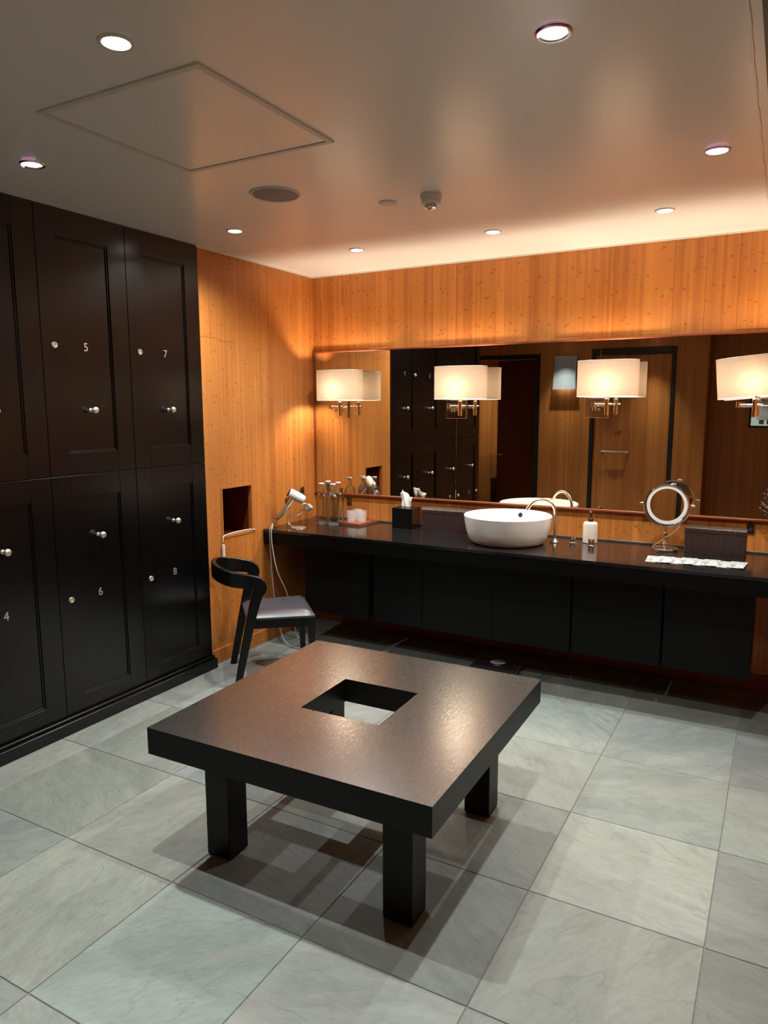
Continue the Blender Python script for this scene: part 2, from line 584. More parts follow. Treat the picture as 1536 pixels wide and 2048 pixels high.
for i in range(-7, 3):
    for j in range(-10, 5):
        x0, y0 = TX0 + i * TS, TY0 + (j - 1 if False else j) * TS
        g = 0.0017
        xa, xb, ya, yb = x0 + g, x0 + TS - g, y0 + g, y0 + TS - g
        xa, xb, ya, yb = max(xa, -1.25), min(xb, 3.84), max(ya, -8.1), min(yb, 0.02)
        if xb - xa < 0.01 or yb - ya < 0.01:
            continue
        n_before = len(bm.faces)
        vs = box(bm, xa, ya, -0.02, xb, yb, 0.0, bev=0.0016)
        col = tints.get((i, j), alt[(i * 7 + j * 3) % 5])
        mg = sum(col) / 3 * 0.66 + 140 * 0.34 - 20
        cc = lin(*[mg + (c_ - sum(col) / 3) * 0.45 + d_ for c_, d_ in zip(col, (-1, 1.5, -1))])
        seed = random.random()
        bm.faces.ensure_lookup_table()
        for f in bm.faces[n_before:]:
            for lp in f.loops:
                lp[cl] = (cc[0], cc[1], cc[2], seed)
struct('floor', bm, [M['slate'], M['grout']])

# ceiling
bm = B()
box(bm, -1.3, -8.2, H, 4.2, 0.2, H + 0.1)
struct('ceiling', bm, M['ceiling'])

# walls
bm = B()
box(bm, -0.1, 0.0, 0.0, 3.8, 0.1, H - 0.0015)
struct('wall_back', bm, M['wood'])

NY0, NY1, NZ0, NZ1 = -1.143, -0.812, 0.858, 1.213       # niche opening
LY = -1.297                                             # near end of the wood wall, where the lockers start
bm = B()
box(bm, -0.03, LY, 0, 0, NY0, H - 0.0015)
box(bm, -0.03, NY1, 0, 0, 0, H - 0.0015)
box(bm, -0.03, NY0, 0, 0, NY1, NZ0)
box(bm, -0.03, NY0, NZ1, 0, NY1, H - 0.0015)
struct('wall_left', bm, M['wood'])
bm = B()   # the niche box and its thin frame
d = 0.012
box(bm, -0.32, NY0 - d, NZ0 - d, -0.031, NY1 + d, NZ0)
box(bm, -0.32, NY0 - d, NZ1, -0.031, NY1 + d, NZ1 + d)
box(bm, -0.32, NY0 - d, NZ0, -0.031, NY0, NZ1)
box(bm, -0.32, NY1, NZ0, -0.031, NY1 + d, NZ1)
box(bm, -0.34, NY0 - d, NZ0 - d, -0.32, NY1 + d, NZ1 + d)
struct('wall_niche', bm, M['niche'])
bm = B()
e = 0.013
box(bm, -0.028, NY0, NZ0, 0.004, NY0 + e, NZ1)
box(bm, -0.028, NY1 - e, NZ0, 0.004, NY1, NZ1)
box(bm, -0.028, NY0 + e, NZ1 - e, 0.004, NY1 - e, NZ1)
box(bm, -0.028, NY0 + e, NZ0, 0.004, NY1 - e, NZ0 + e)
struct('trim_1', bm, M['wood_plain'])

bm = B()
box(bm, 3.8, -6.1, 0.0, 3.9, 0.1, H)
struct('wall_right', bm, M['wood'])
bm = B()   # behind the lockers and beyond them
box(bm, -0.62, -3.62, 0.0, -0.53, 0.0, H)
box(bm, -1.05, -3.62, 0.0, -0.62, -3.60, H)
box(bm, -1.05, -5.95, 0.0, -0.95, -3.62, H)
struct('wall_left_rear', bm, M['wood'])

D1a, D1b, D2a, D2b = -0.90, 0.22, 0.94, 2.035     # door openings with their frames
DT = 2.49
bm = B()
box(bm, -0.95, YB - 0.1, 0.0, D1a, YB, H)
box(bm, D1b, YB - 0.1, 0.0, D2a, YB, H)
box(bm, D2b, YB - 0.1, 0.0, 2.42, YB, H)
box(bm, D1a, YB - 0.1, DT, D1b, YB, H)
box(bm, D2a, YB - 0.1, DT + 0.04, D2b, YB, H)
struct('wall_front', bm, M['wood'])
bm = B()
box(bm, 2.42, -6.1, 0.0, 3.8, -6.0, H)
box(bm, 2.36, -6.0, 0.0, 2.42, YB - 0.1, H)
struct('wall_recess', bm, M['wood'])
bm = B()
box(bm, -1.2, -8.1, 0.0, 2.0, -8.0, H)
box(bm, 1.4, -8.0, 0.0, 1.5, YB - 0.12, H)
box(bm, -1.25, -8.0, 0.0, -1.15, -5.95, H)
struct('wall_corridor', bm, M['wood'])

# thin pale shadow-gap strip where the panelling meets the ceiling
bm = B()
box(bm, 0.006, -0.006, H - 0.010, 3.79, -0.0002, H - 0.0005)
box(bm, 0.0002, LY, H - 0.010, 0.006, -0.0002, H - 0.0005)
struct('trim_8', bm, M['white_trim'])

# baseboards
bm = B()
box(bm, 0.0, LY, 0.0, 0.012, -0.012, 0.10, 0.002)
struct('baseboard_left', bm, M['wood_plain'])
bm = B()
box(bm, 0.0, -0.012, 0.0, 3.8, 0.0, 0.10, 0.002)
struct('baseboard_back', bm, M['redwood'])

# ceiling details of the shell
bm = B()
pts = []
for k in range(90):
    y = -5.3 + k * 5.28 / 89
    pts.append((3.182 + random.uniform(-.0022, .0022), y, H - 0.001))
tube(bm, pts, [0.0028 + random.uniform(0, .0022) for _ in pts], 6)
struct('trim_2', bm, M['ceiling'])
bm = B()
box(bm, 3.214, -6.0, H - 0.006, 3.33, -0.62, H)
struct('trim_3', bm, M['darktrim'])

# door frames and leaves seen in the mirror
bm = B()
box(bm, D1b - 0.07, YB - 0.09, 0, D1b, YB + 0.015, DT, 0.003)
box(bm, D1a, YB - 0.09, 0, D1a + 0.04, YB + 0.015, DT, 0.003)
box(bm, D1a + 0.04, YB - 0.09, DT - 0.055, D1b - 0.07, YB + 0.015, DT, 0.003)
struct('trim_4', bm, M['darktrim'])
bm = B()
box(bm, D2a, YB - 0.09, 0, D2a + 0.05, YB + 0.012, DT + 0.04, 0.003)
box(bm, D2b - 0.055, YB - 0.09, 0, D2b, YB + 0.012, DT + 0.04, 0.003)
box(bm, D2a + 0.05, YB - 0.09, DT - 0.045, D2b - 0.055, YB + 0.012, DT + 0.04, 0.003)
struct('trim_5', bm, M['darktrim'])

d1 = bpy.data.objects.new('door_1', None)
COL.objects.link(d1)
d1['kind'] = 'structure'
d1.location = (D1b - 0.075, YB - 0.115, 0)
d1.rotation_euler = (0, 0, R(28))
bm = B()
box(bm, -0.84, -0.04, 0.01, 0, 0, DT - 0.06, 0.003)
obj('door_leaf', bm, M['reddoor'], d1)
bm = B()
tube(bm, [(-0.78, 0, 1.02), (-0.78, 0.05, 1.02), (-0.66, 0.05, 1.02)], 0.009)
obj('door_handle', bm, M['nickel'], d1)

d2 = bpy.data.objects.new('door_2', None)
COL.objects.link(d2)
d2['kind'] = 'structure'
d2.location = (D2a + 0.055, YB - 0.06, 0)
bm = B()
box(bm, 0, 0, 0.008, D2b - D2a - 0.115, 0.04, DT - 0.05, 0.002)
obj('door_leaf', bm, M['wood_plain'], d2)
bm = B()
x0, x1, zz = 0.13, 0.475, 1.13
tube(bm, smooth_path([(x0, 0.04, zz), (x0, 0.085, zz), (x0 + 0.02, 0.095, zz + .004), (x1 - 0.02, 0.095, zz + .004), (x1, 0.085, zz), (x1, 0.04, zz)], 5), 0.010)
obj('pull_rail', bm, M['nickel'], d2)
bm = B()
tube(bm, [(0.29, 0.046, 1.40), (0.31, 0.05, 1.415), (0.33, 0.046, 1.40), (0.35, 0.05, 1.415)], 0.004, 6)
tube(bm, [(0.355, 0.046, 1.425), (0.375, 0.05, 1.42), (0.37, 0.046, 1.405), (0.355, 0.05, 1.395)], 0.004, 6)
obj('hook', bm, M['darktrim'], d2)

# ------------------------------------------------------------------ mirror and its edging
MT, MB_ = 2.175, 1.072
bm = B()
box(bm, 0.004, -0.020, MT, 3.79, 0.0, MT + 0.012, 0.002)
struct('trim_6', bm, M['redwood'])
bm = B()
box(bm, 0.004, -0.022, MB_ - 0.014, 3.79, 0.0, MB_, 0.002)
box(bm, 0.001, -0.018, MB_, 0.012, 0.0, MT, 0.002)
struct('trim_7', bm, M['redwood'])
panes = [(0.014, 1.2445, 'tall mirror panel above the hairdryer and bottles, at the left corner'),
         (1.2465, 2.2545, 'mirror panel above the white basin, between the two central seams'),
         (2.2565, 3.261, 'mirror panel above the round make-up mirror and ribbed box'),
         (3.263, 3.788, 'mirror panel at the far end beyond the last wall lamp')]
for a, b, lb in panes[:3]:
    bm = B()
    box(bm, a, -0.008, MB_ + 0.0005, b if b < 3.2 else 3.788, -0.0005, MT - 0.0005, 0.0008)
    tag(obj('wall_mirror', bm, M['mirror']), lb, 'mirror', 'mirror panels over the vanity')

# ------------------------------------------------------------------ lockers
cols = [-1.299, -1.882, -2.448, -3.022, -3.585]
zsplit, zbot, ztop = 1.394, 0.085, 2.752
def make_door_mesh(w, h, il, ir, ib, it):
    """door in local coords: +x is out, y across (0..w), z up (0..h)"""
    bm = B()
    g = 0.0018
    y0, y1, z0, z1 = g, w - g, g, h - g
    a, b, c_, d_ = il, w - ir, ib, h - it
    T = 0.022
    box(bm, 0, y0, z0, T, a, z1, 0.0012)
    box(bm, 0, b, z0, T, y1, z1, 0.0012)
    box(bm, 0, a, z0, T, b, c_, 0.0012)
    box(bm, 0, a, d_, T, b, z1, 0.0012)
    # stepped moulding round the panel
    s = 0.009
    for (ya, yb, za, zb) in ((a, a + s, c_, d_), (b - s, b, c_, d_), (a + s, b - s, c_, c_ + s), (a + s, b - s, d_ - s, d_)):
        box(bm, 0, ya, za, T - 0.006, yb, zb, 0.001)
    return bm
def door_panel(w, h, il, ir, ib, it):
    bm = B()
    box(bm, 0.001, il + 0.009, ib + 0.009, 0.010, w - ir - 0.009, h - it - 0.009)
    return bm
def knob_bm():
    bm = B()
    lathe(bm, [(0.0, 0.0), (0.011, 0.0), (0.011, 0.003), (0.0055, 0.006), (0.005, 0.026), (0.008, 0.031), (0.0165, 0.035), (0.019, 0.041), (0.0165, 0.049), (0.009, 0.054), (0.0, 0.055)][1:-1], axis='x', n=24)
    return bm
def lock_bm():
    bm = B()
    lathe(bm, [(0.0165, 0.0), (0.0165, 0.005), (0.015, 0.008), (0.010, 0.008), (0.0095, 0.0045), (0.001, 0.0045)], axis='x', n=24)
    box(bm, 0.004, -0.0015, -0.006, 0.0062, 0.0015, 0.006)
    return bm
num = {(0, 1): '7', (0, 0): '8', (1, 1): '5', (1, 0): '6', (2, 1): '3', (2, 0): '4', (3, 1): '1', (3, 0): '2'}
place = {(0, 1): 'in the upper row next to the bamboo wall', (0, 0): 'in the lower row next to the wall niche', (1, 1): 'in the upper row', (1, 0): 'in the lower row',
         (2, 1): 'in the upper row', (2, 0): 'in the lower row', (3, 1): 'in the upper row, seen only in the mirror', (3, 0): 'in the lower row, seen only in the mirror'}
for ci in range(4):
    y1, y0 = cols[ci], cols[ci + 1]
    for up_ in (0, 1):
        za, zb = (zsplit, ztop) if up_ else (zbot, zsplit)
        n_ = num[(ci, up_)]
        L = thing('locker', 'tall black panelled locker number %s %s' % (n_, place[(ci, up_)]), 'locker', (0, y0, za), 0, 'numbered black lockers')
        w_, h_ = y1 - y0, zb - za
        bm = B()
        box(bm, -0.50, 0.0005, 0.0005, -0.008, w_ - 0.0005, h_ - 0.0005)
        obj('carcass', bm, M['carcass'], L)
        il, ir, ib, it = 0.118, 0.122, (0.12 if up_ else 0.09), (0.132 if up_ else 0.12)
        dr = obj('door', make_door_mesh(w_, h_, il, ir, ib, it), M['locker'], L, (-0.007, 0, 0))
        obj('door_panel', door_panel(w_, h_, il, ir, ib, it), M['locker'], dr)
        yc = w_ / 2 - 0.002
        kz = (1.738 if up_ else 1.051) - za
        obj('knob', knob_bm(), M['pewter'], dr, (0.010, yc, kz))
        obj('lock', lock_bm(), M['pewter'], dr, (0.022, 0.072, (2.072 if up_ else 0.7225) - za))
        tc = bpy.data.curves.new('number', 'FONT')
        tc.body = n_
        tc.size = 0.062
        tc.extrude = 0.0018
        tc.align_x = 'CENTER'
        tc.align_y = 'CENTER'
        tmp = bpy.data.objects.new('number', tc)
        nm = bpy.data.meshes.new_from_object(tmp)
        bpy.data.objects.remove(tmp)
        to = bpy.data.objects.new('number', nm)
        COL.objects.link(to)
        nm.materials.clear()
        nm.materials.append(M['pewter'])
        to.parent = dr
        to.rotation_euler = (R(90), 0, R(90))
        to.location = (0.0125, yc - 0.008, (2.072 if up_ else 0.722) - za)
bm = B()
box(bm, -0.50, -3.585, 0.0, 0.062, LY - 0.002, 0.068, 0.003)
box(bm, -0.50, -3.585, 0.068, 0.040, LY - 0.002, 0.084, 0.003)
tag(obj('plinth', bm, M['locker']), 'long black plinth running under the whole bank of lockers', 'plinth')
bm = B()
box(bm, -0.50, -3.585, ztop, 0.004, LY - 0.002, H - 0.001)
tag(obj('cornice_strip', bm, M['locker']), 'thin black filler strip between the upper lockers and ceiling', 'trim')

# ------------------------------------------------------------------ vanity counter
CT, CB, CY = 0.861, 0.753, -0.700
ct = thing('vanity_counter', 'long polished black counter along the mirrored wall carrying the basin', 'counter', (0, 0, 0))
bm = B()
box(bm, 0.002, CY, CT - 0.022, 3.795, -0.0005, CT, 0.0012)
obj('worktop', bm, M['granite'], ct)
bm = B()
box(bm, 0.002, CY + 0.003, CB, 3.795, CY + 0.03, CT - 0.0225, 0.001)
box(bm, 0.002, CY + 0.03, CB + 0.004, 3.795, -0.0005, CB + 0.02)
obj('fascia', bm, M['cabinet'], ct)
bm = B()
box(bm, 0.002, -0.014, CT + 0.0002, 3.795, -0.0005, CT + 0.012, 0.001)
obj('upstand', bm, M['greystone'], ct)

cabs = [(0.300, 0.835, 2, 'double door'), (0.873, 1.255, 1, 'narrow single door'), (1.262, 2.262, 2, 'wide double door'), (2.274, 2.785, 1, 'single door'), (2.797, 3.252, 1, 'single door')]
cl_lab = ['black double cabinet hung under the counter beside the chair', 'narrow set-back black cabinet hung under the tissue box',
          'wide black cabinet with two flush doors hung under the white basin', 'black single cabinet hung under the soap dispenser',
          'black single cabinet hung under the ribbed box and packets']
for (a, b, nd, _), lb in zip(cabs, cl_lab):
    yf = -0.600 if lb[:6] != 'narrow' else -0.588
    c_ = thing('hanging_cabinet', lb, 'cabinet', (a, 0, 0.262), 0, 'cabinets under the vanity counter')
    bm = B()
    box(bm, 0, yf + 0.02, 0.0, b - a, -0.20, CB - 0.262 + 0.003, 0.001)
    obj('cabinet_body', bm, M['carcass'], c_)
    wd = (b - a) / nd
    for k in range(nd):
        bm = B()
        box(bm, k * wd + 0.0008, yf, -0.004, (k + 1) * wd - 0.0008, yf + 0.019, CB - 0.262 - 0.012, 0.0012)
        obj('door', bm, M['cabinet'], c_)

# ------------------------------------------------------------------ low square table
TB = thing('square_table', 'low black square wooden table with a square hole in its top', 'table', (1.887, -2.475, 0), R(0.8))
hw, hd, th, tb = 0.5875, 0.5815, 0.560, 0.456
bm = B()
hx0, hx1, hy0, hy1 = -0.180, 0.174, -0.160, 0.188
def slab_ring(bm, o4, i4, z0, z1, bev):
    ov = [[bm.verts.new((x, y, z)) for x, y in ((o4[0], o4[1]), (o4[2], o4[1]), (o4[2], o4[3]), (o4[0], o4[3]))] for z in (z0, z1)]
    iv = [[bm.verts.new((x, y, z)) for x, y in ((i4[0], i4[1]), (i4[2], i4[1]), (i4[2], i4[3]), (i4[0], i4[3]))] for z in (z0, z1)]
    for k in range(4):
        q = (k + 1) % 4
        bm.faces.new((ov[0][k], ov[0][q], ov[1][q], ov[1][k]))
        bm.faces.new((iv[0][q], iv[0][k], iv[1][k], iv[1][q]))
        bm.faces.new((ov[1][k], ov[1][q], iv[1][q], iv[1][k]))
        bm.faces.new((ov[0][q], ov[0][k], iv[0][k], iv[0][q]))
    es = [e_ for e_ in bm.edges if e_.calc_face_angle(0) > 0.5]
    bmesh.ops.bevel(bm, geom=es, offset=bev, segments=2, profile=0.5, affect='EDGES')
slab_ring(bm, (-hw, -hd, hw, hd), (hx0, hy0, hx1, hy1), tb, th, 0.003)
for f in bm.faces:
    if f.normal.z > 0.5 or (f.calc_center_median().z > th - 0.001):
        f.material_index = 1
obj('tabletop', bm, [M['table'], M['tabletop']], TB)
for sx in (-1, 1):
    for sy in (-1, 1):
        x1, y1 = sx * (hw - 0.138), sy * (hd - 0.148)
        x0, y0 = x1 - sx * 0.113, y1 - sy * 0.113
        bm = B()
        box(bm, min(x0, x1), min(y0, y1), 0.004, max(x0, x1), max(y0, y1), tb, 0.003)
        box(bm, min(x0, x1) + .01, min(y0, y1) + .01, 0.0, max(x0, x1) - .01, max(y0, y1) - .01, 0.004)
        obj('leg', bm, M['table'], TB)

# ------------------------------------------------------------------ chair
CH = thing('curved_back_chair', 'black wooden chair with curved horseshoe backrest and leather seat', 'chair', (0.460, -1.150, 0), R(44 - 90))
bm = B()      # seat cushion: wider at the front, domed
N = 14
top = {}
def seat_pt(u, v_, z):
    wv = 0.195 + (0.236 - 0.195) * v_
    # rounded corners
    x = (u * 2 - 1)
    y = (v_ * 2 - 1)
    return Vector((x * wv, -0.215 + 0.430 * v_, z))
for i in range(N + 1):
    for j in range(N + 1):
        u, v_ = i / N, j / N
        ed = min(u, 1 - u, v_, 1 - v_) * 2
        dz = 0.030 * (1 - (1 - min(1, ed * 3.2)) ** 2.4)
        top[i, j] = bm.verts.new(seat_pt(u, v_, 0.432 + dz + 0.004 * math.sin(PI * u) * math.sin(PI * v_)))
for i in range(N):
    for j in range(N):
        f = bm.faces.new((top[i, j], top[i + 1, j], top[i + 1, j + 1], top[i, j + 1]))
        f.smooth = True
edge = [(i, 0) for i in range(N)] + [(N, j) for j in range(N)] + [(i, N) for i in range(N, 0, -1)] + [(0, j) for j in range(N, 0, -1)]
low = [bm.verts.new(top[k].co * 1.0 - Vector((0, 0, 0.012))) for k in edge]
for k in range(len(edge)):
    q = (k + 1) % len(edge)
    bm.faces.new((top[edge[q]], top[edge[k]], low[k], low[q]))
bm.faces.new(low)
obj('seat', bm, M['leather'], CH)
bm = B()      # rails under the seat
box(bm, -0.205, 0.165, 0.362, 0.205, 0.190, 0.4195, 0.002)
box(bm, -0.178, -0.200, 0.362, 0.178, -0.175, 0.4195, 0.002)
for s_ in (-1, 1):
    ring = []
    for (y, xw) in ((-0.17, 0.176), (0.165, 0.208)):
        ring.append([Vector((s_ * xw, y, 0.362)), Vector((s_ * (xw + 0.02), y, 0.362)), Vector((s_ * (xw + 0.02), y, 0.4195)), Vector((s_ * xw, y, 0.4195))])
    loft(bm, ring, smooth=False)
obj('seat_frame', bm, M['chairwood'], CH)
for s_ in (-1, 1):   # front legs, tapering to the floor
    bm = B()
    rings = []
    for z, h2 in ((0.0, 0.013), (0.2, 0.016), (0.4195, 0.021)):
        cx_, cy_ = s_ * (0.212 - 0.004 * (1 - z / 0.42)), 0.190 + 0.008 * (1 - z / 0.42)
        rings.append([Vector((cx_ + a * h2, cy_ + b * h2 * 1.2, z)) for a, b in ((-1, -1), (1, -1), (1, 1), (-1, 1))])
    loft(bm, rings, smooth=False)
    obj('front_leg', bm, M['chairwood'], CH)
def swept_rect(bm, pts, half_w, half_h, acr, n_round=0):
    """rectangular section swept along pts; acr gives the across direction at each point"""
    rings = []
    n = len(pts)
    for i, p in enumerate(pts):
        tg = (pts[min(i + 1, n - 1)] - pts[max(i - 1, 0)]).normalized()
        a = acr[i] - tg * acr[i].dot(tg)
        a.normalize()
        b = a.cross(tg).normalized()
        hw_, hh_ = half_w[i], half_h[i]
        c2 = 0.28
        sec = [(-1, -1 + c2), (-1 + c2, -1), (1 - c2, -1), (1, -1 + c2), (1, 1 - c2), (1 - c2, 1), (-1 + c2, 1), (-1, 1 - c2)]
        r_ = []
        for u, v_ in sec:
            m_ = min(hw_, hh_)
            uu = u * hw_ if abs(u) == 1 else math.copysign(hw_ - m_ * c2, u)
            vv = v_ * hh_ if abs(v_) == 1 else math.copysign(hh_ - m_ * c2, v_)
            r_.append(p + a * uu + b * vv)
        rings.append(r_)
    loft(bm, rings)
for s_ in (-1, 1):   # raked rear legs
    bm = B()
    pts = smooth_path([(s_ * 0.222, -0.285, 0.0), (s_ * 0.224, -0.225, 0.28), (s_ * 0.232, -0.175, 0.50), (s_ * 0.238, -0.142, 0.615)], 6)
    n = len(pts)
    swept_rect(bm, pts, [0.0155] * n, [0.020 + 0.016 * (i / (n - 1)) for i in range(n)], [Vector((1, 0, 0))] * n)
    obj('rear_leg', bm, M['chairwood'], CH)
bm = B()             # one continuous bent band: arm, back, arm
half = [(0.238, -0.140, 0.600), (0.240, -0.126, 0.638), (0.243, -0.150, 0.668), (0.245, -0.215, 0.684), (0.225, -0.300, 0.700), (0.165, -0.362, 0.716), (0.085, -0.392, 0.724)]
ctrl = [Vector(p) for p in half] + [Vector((0, -0.400, 0.726))] + [Vector((-p[0], p[1], p[2])) for p in reversed(half)]
pts = smooth_path(ctrl, 6)
n = len(pts)
hwid, hhei, acr = [], [], []
for i, p in enumerate(pts):
    q = min(i, n - 1 - i) / ((n - 1) / 2)
    hwid.append(0.0150)
    hhei.append(0.034 + 0.014 * min(1, q * 1.8))
    # across = horizontal direction pointing out of the horseshoe
    v_ = Vector((p.x, (p.y + 0.17) * 1.3 if p.y < -0.17 else 0, 0))
    acr.append(v_.normalized() if v_.length > 1e-5 else Vector((0, -1, 0)))
swept_rect(bm, pts, hwid, hhei, acr)
obj('backrest', bm, M['chairwood'], CH)

# ------------------------------------------------------------------ wall lamps
def make_lamp(loc, label, shade_dx=0.083, out=0.14, tilt=0.0, swing=0.0):
    L = thing('wall_lamp', label, 'lamp', loc, 0, 'swing-arm wall lamps on the mirror')
    bm = B()
    box(bm, -0.078, -0.014, -0.075, 0.078, -0.0005, 0.075, 0.002)
    obj('backplate', bm, M['chrome'], L)
    bm = B()
    sx, sy = shade_dx, -out
    lathe(bm, [(0.017, 0.0), (0.017, 0.05)], 0.0, -0.064, 0.0, n=20, axis='y')
    lathe(bm, [(0.014, -0.028), (0.014, 0.028)], 0.0, -0.066, 0.0, n=20)
    tube(bm, [(0.0, -0.066, 0.006), (-0.085 + sx, -0.075, 0.006)], 0.0065)
    tube(bm, [(-0.085 + sx, -0.075, 0.006), (-0.085 + sx, sy, 0.012)], 0.0065)
    tube(bm, [(-0.095 + sx, sy, 0.012), (sx + 0.03, sy, 0.012)], 0.0075)
    lathe(bm, [(0.012, -0.016), (0.012, 0.02)], -0.085 + sx, sy, 0.012, n=16)
    obj('arm', bm, M['chrome'], L)
    bm = B()
    lathe(bm, [(0.004, -0.062), (0.013, -0.060), (0.0145, -0.050), (0.0145, 0.040), (0.010, 0.046), (0.010, 0.075)], sx, sy, 0.005, n=20)
    obj('lamp_holder', bm, M['chrome'], L)
    sh = thing('tmp', '', '')
    for k in list(sh.keys()):
        del sh[k]
    sh.name = 'shade_assembly'
    # shade: oval drum, open top and bottom
    bm = B()
    n = 64
    z0, z1 = 0.062, 0.284
    def oval(k, a, b):
        th_ = 2 * PI * k / n
        e_ = 2 / 2.6
        c_, s_ = math.cos(th_), math.sin(th_)
        return (math.copysign(abs(c_) ** e_ * a, c_), math.copysign(abs(s_) ** e_ * b, s_))
    A_, B_ = 0.188, 0.105
    rings = []
    for z in (z0, (z0 + z1) / 2, z1):
        rings.append([Vector((oval(k, A_, B_)[0], oval(k, A_, B_)[1], z)) for k in range(n)])
    loft(bm, rings, caps=False)
    shade = obj('shade', bm, M['linen'], L)
    bpy.data.objects.remove(sh)
    shade.location = (sx, sy, 0)
    shade.rotation_euler = (0, tilt, swing)
    bm = B()
    for z in (z0,):
        pts_ = [(oval(k, A_, B_)[0], oval(k, A_, B_)[1], z) for k in range(n + 1)]
        tube(bm, pts_, 0.0018, 6)
    for a in (0, PI / 2, PI, 3 * PI / 2):
        ex, ey = (A_ if a in (0, PI) else 0), (B_ if a not in (0, PI) else 0)
        s_ = 1 if a in (0, PI / 2) else -1
        tube(bm, [(0, 0, z0 + 0.02), (s_ * ex, s_ * ey, z0 + 0.004)], 0.0014, 6)
    obj('lower_ring', bm, M['white_trim'], shade)
    bm = B()
    tube(bm, [(oval(k, A_, B_)[0], oval(k, A_, B_)[1], z1) for k in range(n + 1)], 0.0018, 6)
    obj('upper_ring', bm, M['white_trim'], shade)
    bm = B()
    lathe(bm, [(0.012, 0.075), (0.016, 0.09), (0.029, 0.125), (0.030, 0.14), (0.022, 0.16), (0.006, 0.168)], 0, 0, 0, n=20)
    obj('bulb', bm, M['bulb'], shade)
    ld = bpy.data.lights.new('bulb_light', 'POINT')
    ld.energy = SHADE_POWER
    ld.color = SHADE_COLOR
    ld.shadow_soft_size = 0.036
    lo = bpy.data.objects.new('bulb_light', ld)
    COL.objects.link(lo)
    lo.parent = shade
    lo.location = (0, 0, 0.135)
    return L
LZ = 1.743
make_lamp((0.252, -0.008, LZ), 'chrome wall lamp with oval linen shade above the bottles and hairdryer', 'lamp')if False else None
make_lamp((0.252, -0.008, LZ), 'chrome wall lamp with oval linen shade above the bottles and hairdryer')
make_lamp((1.248, -0.008, LZ), 'chrome wall lamp with oval linen shade above the ribbed box by the basin')
make_lamp((2.240, -0.008, LZ + 0.008), 'chrome wall lamp with yellow-lit oval shade above the soap dispenser', shade_dx=0.094)
make_lamp((3.255, -0.008, LZ), 'chrome wall lamp with a crooked pinkish shade, over the paper packets', shade_dx=-0.08, out=0.25, tilt=R(-5.5), swing=R(4))

# ------------------------------------------------------------------ ceiling fittings
spots = [((1.627, -3.333), 'recessed downlight nearest the ceiling hatch, on its near side'),
         ((2.709, -2.784), 'recessed downlight with pink halo, alone in the ceiling above the table'),
         ((0.500, -2.789), 'recessed downlight with pink halo over the lockers'),
         ((0.474, -1.476), 'recessed downlight between the round speaker and the locker bank end'),
         ((0.824, -0.690), 'recessed downlight nearest the corner of the bamboo walls'),
         ((1.764, -0.714), 'recessed downlight above the basin, beyond the smoke detector'),
         ((2.710, -0.712), 'recessed downlight above the make-up mirror end of the counter'),
         ((3.024, -1.557), 'recessed downlight close to the long ceiling crack'),
         ((0.60, -5.08), 'added unseen downlight on the doorway side, lighting the rear wall'),  # this and the next are added to light the wall the mirror reflects
         ((1.75, -5.08), 'added unseen downlight on the camera side, lighting the rear wall')]
for k, ((x, y), lb) in enumerate(spots):
    D = thing('downlight', lb, 'ceiling light', (x, y, H), 0, 'recessed downlights')
    bm = B()
    lathe(bm, [(0.036, -0.0005), (0.040, -0.006), (0.047, -0.0065), (0.051, -0.003), (0.052, -0.0003)], n=40, caps=False)
    obj('trim_ring', bm, M['white_trim'] if k not in (1, 2) else M['nickel'], D)
    bm = B()
    lathe(bm, [(0.002, -0.0035), (0.036, -0.0025), (0.036, -0.0008), (0.002, -0.0006)], n=32)
    obj('lens', bm, M['lens'], D)
    if k in (1, 2, 7):  # glowing arc that imitates the pink halo reflected beside the lens
        bm = B()
        tube(bm, [(0.041 * math.cos(a), 0.041 * math.sin(a), -0.0075) for a in [R(200 + 14 * q) for q in range(11)]], 0.0042, 8)
        obj('pink_halo_arc', bm, M['pink_halo'], D)
    ld = bpy.data.lights.new('downlight_beam', 'SPOT')
    ld.energy = DOWN_POWER * (1.1 if k >= 8 else 1.5 if k < 3 else 0.85 if k < 7 else 0.85)
    ld.color = DOWN_COLOR
    ld.spot_size = R(112 if k < 3 else 152 if k == 3 else 134 if k < 8 else 64)
    ld.spot_blend = 1.0
    ld.shadow_soft_size = 0.014
    lo = bpy.data.objects.new('downlight_beam', ld)
    COL.objects.link(lo)
    lo.parent = D
    lo.location = (0, 0, -0.03)

# corridor light beyond the open door
cl_ = thing('downlight', 'recessed downlight in the lit passage beyond the open red-brown door', 'ceiling light', (-0.35, -6.9, H), 0, 'recessed downlights')
bm = B()
lathe(bm, [(0.036, -0.0005), (0.040, -0.006), (0.047, -0.0065), (0.052, -0.0003)], n=32, caps=False)
obj('trim_ring', bm, M['white_trim'], cl_)
bm = B()
lathe(bm, [(0.002, -0.0035), (0.036, -0.0025), (0.036, -0.0008), (0.002, -0.0006)], n=32)
obj('lens', bm, M['lens'], cl_)
ld = bpy.data.lights.new('downlight_beam', 'SPOT')
ld.energy = DOWN_POWER
ld.color = DOWN_COLOR
ld.spot_size = R(130)
ld.spot_blend = 0.8
ld.shadow_soft_size = 0.03
lo = bpy.data.objects.new('downlight_beam', ld)
COL.objects.link(lo)
lo.parent = cl_
lo.location = (0, 0, -0.03)

